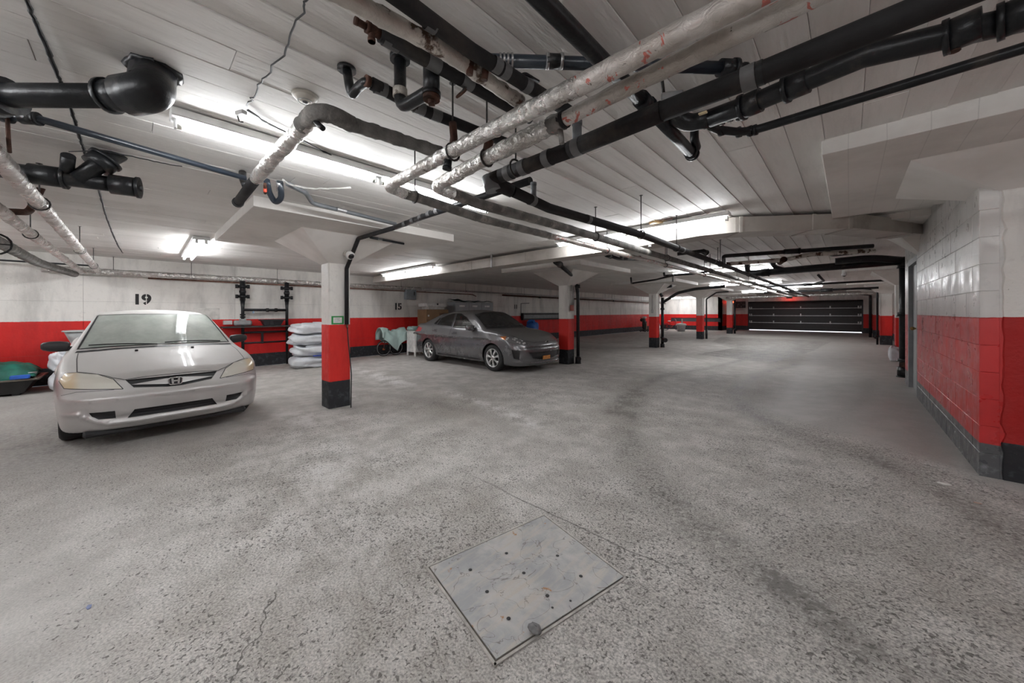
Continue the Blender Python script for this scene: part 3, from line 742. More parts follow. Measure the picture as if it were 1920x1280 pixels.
class Body:
    def __init__(s, fn, lo, hi, step):
        V, Q = surface_nets(fn, lo, hi, step); s.bm = bmesh.new(); s.fn = fn
        vs = [s.bm.verts.new(v) for v in V]
        for q in Q:
            try: s.bm.faces.new([vs[i] for i in q])
            except ValueError: pass
        s.bm.normal_update(); s.bvh = BVHTree.FromBMesh(s.bm); s.mats = {0: 'body'}
    def cut(s, poly, axis, mat, ok=lambda c, n: True, mirror=False, cut_only=False):
        """knife a 2D outline through the shell along x ('x': poly in (y, z)) or y ('y': poly in (x, z))"""
        polys = [poly] + ([[(-a, b) for a, b in poly]] if mirror and axis == 'x' else [])
        for P in polys:
            a0, a1 = min(p[0] for p in P) - .03, max(p[0] for p in P) + .03; b0, b1 = min(p[1] for p in P) - .03, max(p[1] for p in P) + .03
            ai = 1 if axis == 'x' else 0; bi = 1 if axis == 'z' else 2
            def near(f):
                c = f.calc_center_median(); return a0 < c[ai] < a1 and b0 < c[bi] < b1 and ok(c, f.normal)
            for (p, q) in zip(P, P[1:] + P[:1]):
                fs = [f for f in s.bm.faces if near(f)]
                if not fs: continue
                e = set(); v = set()
                for f in fs: e.update(f.edges); v.update(f.verts)
                d = Vector((q[0] - p[0], q[1] - p[1])); nn = Vector((-d.y, d.x)).normalized()
                if axis == 'x': co, no = Vector((0, p[0], p[1])), Vector((0, nn.x, nn.y))
                elif axis == 'z': co, no = Vector((p[0], p[1], 0)), Vector((nn.x, nn.y, 0))
                else: co, no = Vector((p[0], 0, p[1])), Vector((nn.x, 0, nn.y))
                bmesh.ops.bisect_plane(s.bm, geom=list(v) + list(e) + fs, plane_co=co, plane_no=no, dist=2e-4)
            if not cut_only:
                for f in s.bm.faces:
                    if near(f) and f.material_index == 0:
                        c = f.calc_center_median()
                        if in_poly(c[ai], c[bi], P): f.material_index = mat
    def recess(s, mat, vec, mirror_y=False):
        """push a marked region inwards, leaving side walls in the body paint"""
        fs = [f for f in s.bm.faces if f.material_index == mat]
        r = bmesh.ops.extrude_face_region(s.bm, geom=fs)
        nf = [g for g in r['geom'] if isinstance(g, bmesh.types.BMFace)]; nv = [g for g in r['geom'] if isinstance(g, bmesh.types.BMVert)]
        bmesh.ops.delete(s.bm, geom=fs, context='FACES')
        for v in nv: v.co += Vector((vec[0], vec[1] * (1 if v.co.y > 0 else -1), vec[2]))
        nfs = set(nf)
        for v in nv:
            for f in v.link_faces:
                if f not in nfs: f.material_index = 0
    def remove(s, mat):
        bmesh.ops.delete(s.bm, geom=[f for f in s.bm.faces if f.material_index == mat], context='FACES')
    def hit(s, o, d):
        r = s.bvh.ray_cast(Vector(o), Vector(d).normalized()); return r[0], r[1]
    def split(s, spec, parent):
        """spec: {mat index: (name, material)} -> one mesh object for each connected piece"""
        out = {}
        for k, (name, m) in spec.items():
            left = {f for f in s.bm.faces if f.material_index == k}; groups = []
            if name == 'body_shell': groups = [left]
            else:
                while left:
                    st = [left.pop()]; g = set(st)
                    while st:
                        f = st.pop()
                        for e in f.edges:
                            for q in e.link_faces:
                                if q in left: left.discard(q); g.add(q); st.append(q)
                    if len(g) > 8: groups.append(g)
            for g in groups:
                if not g: continue
                b = bmesh.new(); mp = {}
                for f in g:
                    vv = []
                    for v in f.verts:
                        if v not in mp: mp[v] = b.verts.new(v.co)
                        vv.append(mp[v])
                    nf = b.faces.new(vv); nf.smooth = True
                me = bpy.data.meshes.new(name); b.to_mesh(me); b.free()
                # exact surface normals, so reflections run smoothly over the panels
                V = np.array([v.co for v in me.vertices]); N = np.array([v.normal for v in me.vertices]); e = 4e-3
                f0 = s.fn(*V.T); G = np.stack([(s.fn(*(V + d).T) - s.fn(*(V - d).T)) for d in np.eye(3) * e], 1); ln = np.linalg.norm(G, axis=1)
                on = (np.abs(f0) < .004) & (ln > 1e-9); G = G / (ln[:, None] + 1e-12); on &= (np.sum(G * N, 1) > .5)
                N[on] = G[on]; me.normals_split_custom_set_from_vertices(N.tolist())
                out.setdefault(k, []).append(link(name, me, m, parent))
        return out
    def line(s, pts, axis, width=.006, lift=.0015, side=1, step=.03, closed=False):
        """thin ribbon lying on the shell; pts 2D as in cut; returns MB"""
        if closed: pts = list(pts) + [pts[0]]
        P = []
        for (a, b) in zip(pts, pts[1:]):
            n = max(1, int(math.hypot(b[0] - a[0], b[1] - a[1]) / step))
            for k in range(n): P.append((a[0] + (b[0] - a[0]) * k / n, a[1] + (b[1] - a[1]) * k / n))
        P.append(pts[-1]); H = []
        for (a, b) in P:
            if axis == 'x': h = s.hit((side * 5 if side else 5, a, b), (-side, 0, 0))
            elif axis == 'y': h = s.hit((a, side * 5, b), (0, -side, 0))
            else: h = s.hit((a, b, 5), (0, 0, -1))
            if h[0] is not None: H.append(h)
        mb = MB(); vs = []; fs = []
        for i, (p, n) in enumerate(H):
            q = H[min(i + 1, len(H) - 1)][0] - H[max(i - 1, 0)][0]
            t = n.cross(q).normalized() * width / 2
            vs += [p + n * lift + t, p + n * lift - t]
        for i in range(len(H) - 1):
            if (H[i][0] - H[i + 1][0]).length < .2: fs.append((2 * i, 2 * i + 1, 2 * i + 3, 2 * i + 2))
        return mb.add(vs, fs, True)
def car_paint(name, col, metal, rough, dust, dust_amt, coat=1.0):
    t = NT(name); co = t.objc(); n = t.sep(t.n('ShaderNodeNewGeometry').outputs['Normal'])[2]
    c = t.mix(t.noise(co, 6, 2), tuple(x * .95 for x in col), tuple(min(1, x * 1.05) for x in col))
    up = t.math('MULTIPLY', t.ramp(n, .1, .95), t.ramp(t.noise(co, 3, 5, .6), .2, .75, .55, 1))
    dm = t.math('MULTIPLY', t.math('ADD', t.math('MULTIPLY', up, .8), t.ramp(t.noise(co, 5, 4), .4, .8, 0, .25)), dust_amt)
    c = t.mix(dm, c, dust)
    m = t.bsdf(c, t.math('ADD', rough, t.math('MULTIPLY', dm, .48)), t.math('MULTIPLY', metal, t.math('SUBTRACT', 1, dm)), None, .5, coat)
    b = [x for x in t.t.nodes if x.type == 'BSDF_PRINCIPLED'][0]
    t.l(t.math('MULTIPLY', t.math('SUBTRACT', 1, dm), coat), b.inputs['Coat Weight'])
    return m
def car_glass(name, tint, dust, amt, refl=.9):
    t = NT(name); co = t.objc()
    tr = t.n('ShaderNodeBsdfTransparent'); tr.inputs[0].default_value = (*tint, 1)
    gl = t.n('ShaderNodeBsdfGlossy'); gl.inputs['Roughness'].default_value = .03; gl.inputs['Color'].default_value = (refl, refl, refl, 1)
    df = t.n('ShaderNodeBsdfDiffuse'); t.set(df.inputs[0], t.mix(t.noise(co, 3, 4), tuple(x * .85 for x in dust), dust))
    lw = t.n('ShaderNodeFresnel'); lw.inputs[0].default_value = 1.6
    a = t.n('ShaderNodeMixShader'); t.l(t.ramp(t.noise(co, 2.2, 5, .65), .25, .8, amt * .75, amt * 1.2), a.inputs[0]); t.l(tr.outputs[0], a.inputs[1]); t.l(df.outputs[0], a.inputs[2])
    b = t.n('ShaderNodeMixShader'); t.l(lw.outputs[0], b.inputs[0]); t.l(a.outputs[0], b.inputs[1]); t.l(gl.outputs[0], b.inputs[2])
    t.l(b.outputs[0], t.out.inputs[0]); return t.m
def wheel(parent, x, y, R_, wid, rim, spokes, side, style):
    """side = +1 / -1: which way the outer face points (y)"""
    o = bpy.data.objects.new('wheel', None); COL.objects.link(o); o.parent = parent; o.location = (x, y, R_)
    Mx = Matrix.Rotation(-math.pi / 2 * side, 4, 'X')      # local z -> outward
    h = wid / 2; pr = [(rim, -h * .9), (rim + .02, -h), (R_ - .035, -h), (R_ - .008, -h * .8), (R_, -h * .55), (R_, h * .55), (R_ - .008, h * .8), (R_ - .035, h), (rim + .02, h), (rim, h * .9)]
    MB().lathe(pr, Mx, 40).build('tyre', M['rubber'], o)
    MB().lathe([(rim + .004, h * .92), (rim - .008, h * .96), (rim - .016, h * .8), (rim - .03, h * .3), (rim - .03, -h * .8)], Mx, 40).build('rim_barrel', M['alloy'], o)
    MB().lathe([(.001, -h * .2), (rim - .03, -h * .2), (rim - .03, -h * .3)], Mx, 24).build('brake_backing', M['black_plastic'], o)
    d = h * .74; sp = MB()
    for k in range(spokes):
        a = 2 * math.pi * k / spokes + .3; u = Vector((math.cos(a), math.sin(a), 0)); v = Vector((-u.y, u.x, 0))
        prof = [(.03, .030, .0), (.085, .022, .01), (rim - .055, .036, -.004), (rim - .012, .062, -.004)]
        vs = []; fs = []
        for (r, wd, dz) in prof:
            for sgn, zz in ((-1, d + dz), (-.6, d + dz + .010), (.6, d + dz + .010), (1, d + dz), (1, d + dz - .03), (-1, d + dz - .03)): vs.append(Mx @ (u * r + v * wd * sgn * (1 if style == 0 else .8) + Vector((0, 0, zz))))
        for i in range(len(prof) - 1):
            for q in range(6): fs.append((i * 6 + q, i * 6 + (q + 1) % 6, i * 6 + 6 + (q + 1) % 6, i * 6 + 6 + q))
        sp.add(vs, fs)
    sp.lathe([(.001, d + .016), (.045, d + .014), (.06, d + .004), (.062, d - .03)], Mx, 20)
    sp.build('spokes', M['alloy'], o)
    MB().lathe([(.001, d + .022), (.026, d + .021), (.03, d + .014)], Mx, 16).build('hub_cap', M['chrome'], o)
def seat(parent, x, y, mat):
    o = bpy.data.objects.new('seat', None); COL.objects.link(o); o.parent = parent; o.location = (x, y, .3)
    MB().box((-.25, -.24, 0), (.28, .24, .22), .06).build('cushion', mat, o)
    q = Matrix.Translation((-.22, 0, .18)) @ Matrix.Rotation(-.3, 4, 'Y')
    MB().box((-.07, -.23, 0), (.07, .23, .55), .06, q).build('backrest', mat, o)
    MB().box((-.05, -.12, .58), (.05, .12, .76), .045, q).build('headrest', mat, o)
def steering(parent, x, y, z, mat):
    q = Matrix.Translation((x, y, z)) @ Matrix.Rotation(1.15, 4, 'Y')
    prof = [(.18 + .014 * math.cos(a), .014 * math.sin(a)) for a in np.linspace(0, 2 * math.pi, 9)[:-1]]
    MB().lathe(prof, q, 28, True).lathe([(.001, -.02), (.06, -.02), (.06, .015), (.001, .02)], q, 12).box((-.17, -.015, -.008), (.17, .015, .008), 0, q).box((-.0, -.17, -.008), (.04, .17, .008), 0, q).build('steering_wheel', mat, parent)
def patch(body, poly, axis, side=1, lift=.004, step=.02, thick=.0):
    """a filled outline laid on the shell (poly 2D), as a mesh builder"""
    xs = [p[0] for p in poly]; zs = [p[1] for p in poly]; mb = MB(); idx = {}; vs = []; fs = []
    n = max(2, int((max(xs) - min(xs)) / step)); m = max(2, int((max(zs) - min(zs)) / step))
    # use a fan-free grid clipped to the outline by snapping rows to the outline's span
    for j in range(m + 1):
        z = min(zs) + (max(zs) - min(zs)) * (j + .0) / m; zc = min(max(z, min(zs) + 1e-4), max(zs) - 1e-4); c = []
        for (a, b) in zip(poly, poly[1:] + poly[:1]):
            if (a[1] > zc) != (b[1] > zc): c.append(a[0] + (b[0] - a[0]) * (zc - a[1]) / (b[1] - a[1]))
        if len(c) < 2: continue
        l, r = min(c), max(c); rowv = []
        for i in range(n + 1):
            x = l + (r - l) * i / n
            h = body.hit((side * 5, x, zc), (-side, 0, 0)) if axis == 'x' else body.hit((x, side * 5, zc), (0, -side, 0))
            if h[0] is None: rowv.append(None); continue
            rowv.append(len(vs)); vs.append(h[0] + h[1] * lift)
        idx[j] = rowv
    ks = sorted(idx)
    for a, b in zip(ks, ks[1:]):
        for i in range(n):
            q = (idx[a][i], idx[a][i + 1], idx[b][i + 1], idx[b][i])
            if None not in q: fs.append(q)
    return mb.add(vs, fs, True)

def arch_liner(parent, x, z, r, side, wmin, wmax):
    vs = []; fs = []; n = 18
    for k in range(n + 1):
        a = math.radians(-25 + 230 * k / n)
        for w_ in (wmin, wmax): vs.append((x + r * math.cos(a), side * w_, max(.03, z + r * math.sin(a))))
    c = len(vs); vs.append((x, side * wmin, z))
    for k in range(n): fs += [(2 * k, 2 * k + 1, 2 * k + 3, 2 * k + 2), (2 * k, 2 * k + 2, c)]
    MB().add(vs, fs, True).build('wheel_arch_liner', M['black_plastic'], parent)
def circle_poly(x, z, r, n=26, zmin=.0): return [(x + r * math.cos(2 * math.pi * k / n), z + r * math.sin(2 * math.pi * k / n)) for k in range(n)]
def mirror_pod(parent, body_x, y, z, size, side, m, mg):
    o = bpy.data.objects.new('door_mirror', None); COL.objects.link(o); o.parent = parent; o.location = (body_x, side * y, z)
    dx, dy, dz = size; mb = MB(); vs = []; fs = []; n = 14
    prof = [(0, .62, .70), (.08, .86, .90), (.35, 1, 1), (.7, .92, .94), (.92, .70, .72), (1.0, .42, .45)]
    for (t, a, b) in prof:
        for k in range(n):
            an = 2 * math.pi * k / n; cx, sz_ = math.cos(an), math.sin(an)
            ex = abs(cx) ** .6 * (1 if cx > 0 else -1); ez = abs(sz_) ** .6 * (1 if sz_ > 0 else -1)
            vs.append((dx / 2 * ex * a - .02 * t, side * dy * t, dz / 2 * ez * b + .012 * (t - .5)))
    m_ = len(prof)
    for i in range(m_ - 1):
        for k in range(n): fs.append((i * n + k, i * n + (k + 1) % n, i * n + n + (k + 1) % n, i * n + n + k))
    fs += [tuple(range(n)), tuple((m_ - 1) * n + k for k in range(n))]
    MB().add(vs, fs, True).build('mirror_shell', m, o)
    MB().box((-dx / 2 - .004, min(side * dy * .12, side * dy * .9), -dz * .36), (-dx / 2 + .004, max(side * dy * .12, side * dy * .9), dz * .36), .01).build('mirror_glass', mg, o)
    MB().box((-.045, min(-side * .07, side * .02), -dz * .45), (.05, max(-side * .07, side * .02), -dz * .05), .012).build('mirror_foot', M['black_plastic'], o)
# ---------------------------------------------------------------- silver car: 4-door saloon, nose towards the aisle
def shape_a(X, Y, Z):
    l = np.abs(Y)
    # lower body
    zh = curve(X, [(-4.5, .93), (-4.35, 1.0), (-3.6, 1.0), (-2.4, .93), (-1.3, .915), (-.95, .885), (-.5, .80), (-.2, .715), (.05, .63)])
    crown = .045 * np.clip(1 - (l / .80) ** 2, 0, 1) * np.clip((X + 4.6) * 3, 0, 1)
    top = (Z - zh - crown)
    top = top / np.sqrt(1 + np.where(X > -.6, .25, .05))
    ws = curve(Z, [(.1, .775), (.22, .825), (.42, .848), (.62, .855), (.78, .835), (.95, .795), (1.1, .76)])
    ws = ws - .10 * np.clip((X + 1.1) / 1.1, 0, 1) ** 3 - .09 * np.clip((-3.3 - X) / 1.2, 0, 1) ** 2
    flare = np.maximum(np.exp(-((X + .88) / .40) ** 2), np.exp(-((X + 3.5) / .42) ** 2)); ws = ws + .012 * flare * np.exp(-((Z - .5) / .3) ** 2)
    side = l - ws
    xf = curve(Z, [(.12, -.12), (.20, -.055), (.30, -.02), (.44, 0), (.53, -.005), (.575, -.035), (.62, -.060), (.70, -.10), (.80, -.2)])
    zc = .258 + .125 * np.clip((l - .42) / .27, 0, 1) ** 2
    xf = xf + .016 * np.exp(-((Z - zc) / .022) ** 2) - .014 * np.exp(-((Z - zc - .06) / .03) ** 2) * np.clip((.66 - l) * 12, 0, 1)
    xf = xf + .012 * np.exp(-((Z - .515) / .02) ** 2)
    xf = xf - .10 * (l / .8) ** 2 - .22 * (l / .84) ** 6
    front = (X - xf) * .92
    xr = curve(Z, [(.2, -4.38), (.45, -4.45), (.65, -4.44), (1.05, -4.36)]) + .08 * (l / .8) ** 2 + .15 * (l / .85) ** 6
    rear = (xr - X) * .95
    zl = curve(X, [(-4.5, .26), (-3.9, .20), (-.9, .17), (-.4, .185), (0, .19)])
    low = smax(smax(top, side, .075), smax(front, rear, .02), .055)
    low = smax(low, zl - Z, .04)
    # cabin
    Xs = X + .20 * l ** 2
    zr = curve(Xs, [(-4.5,.4),(-4.0, .84), (-3.72, 1.0), (-3.2, 1.305), (-2.95, 1.385), (-2.4, 1.428), (-2.05, 1.415), (-1.80, 1.365), (-1.15, .975), (-.93, .84), (-.5, .4)])
    sl = np.where((Xs > -1.85), .62, np.where(Xs < -2.95, .55, .05))
    roof = (Z - zr + .055 * (l / .6) ** 2 * np.where((Xs < -1.85) & (Xs > -3.0), 1, .35)) / np.sqrt(1 + sl ** 2)
    wc = .775 - np.clip(Z - .93, -1, 1) * .50 - .03 * np.clip((-2.9 - X), 0, 1)
    cab = smax(roof, (l - wc) / 1.1, .05)
    cab = smax(cab, .72 - Z, .02)
    return smin(low, cab, .03)

def silver_car():
    o = empty('car', (-5.36, .309, 0), .052, 'dusty silver saloon car parked nose-out under number 19', 'car')
    b = Body(shape_a, (-4.65, -1.0, .05), (.25, 1.0, 1.6), .03)
    fr = lambda c, n: n.x > .05 and c.x > -.75
    HL = [(.39, .598), (.455, .70), (.56, .752), (.70, .776), (.775, .772), (.81, .70), (.775, .634), (.45, .604)]
    b.cut(HL, 'x', 1, fr, True)
    b.cut([(-.375, .683), (0, .686), (.375, .683), (.315, .60), (.06, .572), (-.06, .572), (-.315, .60)], 'x', 2, fr)
    b.cut([(-.365, .293), (-.312, .384), (.312, .384), (.365, .293)], 'x', 3, fr)
    b.cut([(.44, .308), (.447, .392), (.62, .394), (.60, .35), (.555, .314)], 'x', 4, fr, True)
    b.cut([(-.545, 1.350), (-.3, 1.362), (0, 1.366), (.3, 1.362), (.545, 1.350), (.705, .955), (.4, .972), (0, .978), (-.4, .972), (-.705, .955)], 'x', 5, lambda c, n: n.x > .2 and n.z > .2 and -2.15 < c.x < -1.0)
    sd = lambda c, n: abs(n.y) > .45
    b.cut([(-1.50, .985), (-1.97, 1.325), (-2.32, 1.365), (-2.34, .985)], 'y', 6, sd); b.cut([(-2.40, .985), (-2.38, 1.365), (-2.75, 1.35), (-3.18, 1.2), (-3.30, 1.0)], 'y', 6, sd)
    b.cut([(-.50, 1.31), (.50, 1.31), (.60, 1.06), (-.60, 1.06)], 'x', 7, lambda c, n: n.x < -.2 and c.x < -2.9)
    for wx in (-.88, -3.5): b.cut(circle_poly(wx, .307, .335), 'y', 8, lambda c, n: abs(c.y) > .45 and n.z > -.9)
    hood = [(-1.13, -.70), (-1.10, -.4), (-1.08, 0), (-1.10, .4), (-1.13, .70), (-.80, .705), (-.38, .695), (-.16, .46), (-.118, .38), (-.105, 0), (-.118, -.38), (-.16, -.46), (-.38, -.695), (-.80, -.705)]
    b.cut(hood, 'z', 9, lambda c, n: n.z > .3 and c.z > .6)
    b.cut([(-1.28, .30), (-1.33, .94), (-2.36, .955), (-2.34, .30)], 'y', 10, sd); b.cut([(-2.345, .30), (-2.365, .955), (-3.33, .96), (-3.2, .60), (-3.02, .30)], 'y', 10, sd)
    b.recess(2, (-.035, 0, 0)); b.recess(3, (-.05, 0, 0)); b.recess(4, (-.035, 0, 0)); b.remove(8)
    paint = car_paint('silver_paint', (.50, .49, .485), .55, .30, (.50, .485, .465), .97, .22)
    lens = NT('hazed_headlight_lens'); co = lens.objc(); yy = lens.math('ABSOLUTE', lens.sep(co)[1])
    c = lens.mix(lens.ramp(yy, .66, .74), (.60, .585, .52), (.62, .50, .32)); c = lens.mix(lens.ramp(lens.voro(co, 11), .15, .3, .5, 0), c, (.72, .71, .66))
    lens = lens.bsdf(c, .28, 0, None, .5, .5)
    glass = car_glass('dusty_green_glass', (.66, .76, .69), (.66, .72, .66), .72)
    glass2 = car_glass('side_glass', (.45, .52, .48), (.4, .42, .4), .15)
    b.split({0: ('body_shell', paint), 1: ('headlight', lens), 2: ('grille_opening', M['black_plastic']), 3: ('lower_intake', M['black_plastic']), 4: ('fog_lamp_recess', M['black_plastic']), 5: ('windshield', glass), 6: ('side_window', glass2), 7: ('rear_window', glass2), 9: ('hood', paint), 10: ('door', paint)}, o)
    gap = M['black_plastic']
    # grille bar, emblem
    patch(b, [(-.352, .657), (-.07, .663), (.07, .663), (.352, .657), (.335, .634), (.075, .606), (-.075, .606), (-.335, .634)], 'x', 1, -.004).build('grille_bar', paint, o)
    em = bpy.data.objects.new('emblem', None); COL.objects.link(em); em.parent = o; em.location = (-.040, 0, .632)
    Mx = Matrix(((0, 0, 1, 0), (1, 0, 0, 0), (0, 1, 0, 0), (0, 0, 0, 1)))
    MB().prism([(-.050, -.030), (-.055, .02), (-.045, .036), (.045, .036), (.055, .02), (.050, -.030), (.038, -.038), (-.038, -.038)], .006, Mx).build('badge_plate', gap, em)
    ring = [(-.050, -.030), (-.055, .02), (-.045, .036), (.045, .036), (.055, .02), (.050, -.030), (.038, -.038), (-.038, -.038)]
    MB().tube([(.007, a, c_) for a, c_ in ring + ring[:2]], .0045, 6, False).build('badge_rim', M['chrome'], em)
    h = MB()
    for s_ in (-1, 1): h.prism([(s_ * .036, .030), (s_ * .018, .030), (s_ * .014, -.030), (s_ * .030, -.030)][::s_], .011, Mx)
    h.prism([(-.02, -.006), (.02, -.006), (.02, .006), (-.02, .006)], .011, Mx); h.build('badge_letter', M['chrome'], em)
    for zz in (.318, .342, .364): b.line([(-.35 + (zz - .29) * .55, zz), (.35 - (zz - .29) * .55, zz)], 'x', .008, -.03).build('intake_bar', simple('intake_bar', (.04, .04, .045), .4), o)
    # panel gaps
    b.line(hood, 'z', .007, .001, closed=True).build('hood_gap', gap, o)
    b.line(HL, 'x', .007, .0012, closed=True).build('headlight_seal', gap, o); b.line([(-x, z) for x, z in HL], 'x', .007, .0012, closed=True).build('headlight_seal', gap, o)
    wsl = [(-.545, 1.350), (-.3, 1.362), (0, 1.366), (.3, 1.362), (.545, 1.350), (.705, .955), (.4, .972), (0, .978), (-.4, .972), (-.705, .955)]
    b.line(wsl, 'x', .02, .002, closed=True).build('windshield_seal', gap, o)
    b.line([(-.72, .925), (-.4, .945), (0, .952), (.4, .945), (.72, .925)], 'x', .055, .003).build('cowl_panel', gap, o)
    for s_ in (-1, 1): b.line([(-1.28, .30), (-1.33, .94)], 'y', .006, .001, s_).build('door_gap', gap, o)
    for (y0, y1) in ((-.62, -.05), (.02, .60)):
        pts = []
        for k in range(9):
            t = k / 8; y = y0 + (y1 - y0) * t; h_ = b.hit((5, y, .985 + .012 * math.sin(t * 3) - .02 * (t if y0 < 0 else t)), (-1, 0, 0))
            if h_[0] is not None: pts.append(h_[0] + h_[1] * .014)
        MB().tube(pts, .008, 6).build('wiper', gap, o)
    for y in (-.25, .257): MB().box((-.92, y - .014, .915), (-.89, y + .014, .94), .005).build('washer_nozzle', gap, o)
    for s_ in (-1, 1):
        mirror_pod(o, -1.50, .77, .985, (.11, .215, .125), s_, simple('mirror_black', (.03, .03, .032), .45), M['chrome'])
        b.line([(.45, .60), (.70, .60), (.82, .56)] if s_ > 0 else [(-.45, .60), (-.70, .60), (-.82, .56)], 'x', .004, .001).build('bumper_gap', gap, o)
        for wx in (-.88, -3.5):
            wheel(o, wx, s_ * .735, .307, .185, .19, 7, s_, 0); arch_liner(o, wx, .307, .34, s_, .50, .80)
    MB().box((-.30, -.66, .14), (-.12, .66, .20), .02).build('chin_spoiler', gap, o)
    # cabin
    dk = simple('grey_interior', (.10, .10, .10), .8)
    MB().box((-1.62, -.68, .70), (-1.22, .68, .93), .06).build('dashboard', dk, o)
    steering(o, -1.72, .36, .92, M['black_plastic'])
    for (x, y) in ((-2.3, -.36), (-2.3, .36)): seat(o, x, y, dk)
    MB().box((-3.3, -.62, .3), (-2.85, .62, .62), .08).box((-3.42, -.62, .5), (-3.22, .62, 1.05), .07).build('rear_bench', dk, o)
    MB().box((-3.4, -.70, .20), (-1.1, .70, .26)).build('cabin_floor', M['black_plastic'], o)
    MB().box((-1.86, -.10, 1.25), (-1.83, .10, 1.31), .01).build('inside_mirror', M['black_plastic'], o)
silver_car()
# ---------------------------------------------------------------- dark grey car: 4-door saloon seen from its right front
def shape_b(X, Y, Z):
    l = np.abs(Y)
    zh = curve(X, [(-4.6, .98), (-4.45, 1.04), (-4.0, 1.05), (-3.0, 1.00), (-1.45, .965), (-1.1, .945), (-.6, .86), (-.25, .76), (.05, .64)])
    crown = .05 * np.clip(1 - (l / .80) ** 2, 0, 1)
    top = (Z - zh - crown) / np.sqrt(1 + np.where(X > -.7, .22, .03))
    ws = curve(Z, [(.1, .78), (.22, .83), (.35, .85), (.55, .872), (.72, .868), (.86, .845), (1.0, .80), (1.15, .77)])
    ws = ws - .13 * np.clip((X + 1.15) / 1.15, 0, 1) ** 2.6 - .10 * np.clip((-3.5 - X) / 1.1, 0, 1) ** 2
    flare = np.maximum(np.exp(-((X + .95) / .42) ** 2), np.exp(-((X + 3.59) / .45) ** 2)); ws = ws + .02 * flare * np.exp(-((Z - .55) / .28) ** 2)
    side = l - ws
    xf = curve(Z, [(.10, -.16), (.18, -.07), (.26, -.03), (.40, -.005), (.52, -.01), (.60, -.03), (.70, -.09), (.82, -.22)])
    xf = xf + .02 * np.exp(-((Z - .225 - .02 * (l / .7) ** 2) / .022) ** 2) - .012 * np.exp(-((Z - .588) / .014) ** 2) * np.clip((.66 - l) * 12, 0, 1)
    xf = xf - .13 * (l / .8) ** 2 - .26 * (l / .86) ** 5
    front = (X - xf) * .92
    xr = curve(Z, [(.2, -4.48), (.5, -4.58), (.8, -4.55), (1.1, -4.47)]) + .09 * (l / .8) ** 2 + .16 * (l / .86) ** 6
    rear = (xr - X) * .95
    zl = curve(X, [(-4.6, .27), (-4.0, .20), (-1.0, .18), (-.4, .165), (0, .17)])
    low = smax(smax(top, side, .075), smax(front, rear, .02), .065)
    low = smax(low, zl - Z, .04)
    Xs = X + .22 * l ** 2
    zr = curve(Xs, [(-4.5,.5),(-4.28, .90), (-4.05, 1.06), (-3.55, 1.27), (-3.15, 1.39), (-2.75, 1.445), (-2.35, 1.452), (-2.0, 1.415), (-1.25, 1.03), (-.95, .86), (-.5, .4)])
    sl = np.where((Xs > -2.0), .5, np.where(Xs < -3.1, .42, .05))
    roof = (Z - zr + .06 * (l / .6) ** 2 * np.where((Xs < -2.0) & (Xs > -3.2), 1, .35)) / np.sqrt(1 + sl ** 2)
    wc = .795 - np.clip(Z - .98, -1, 1) * .50 - .05 * np.clip((-3.0 - X), 0, 1.2)
    cab = smax(roof, (l - wc) / 1.1, .06)
    cab = smax(cab, .75 - Z, .02)
    return smin(low, cab, .035)

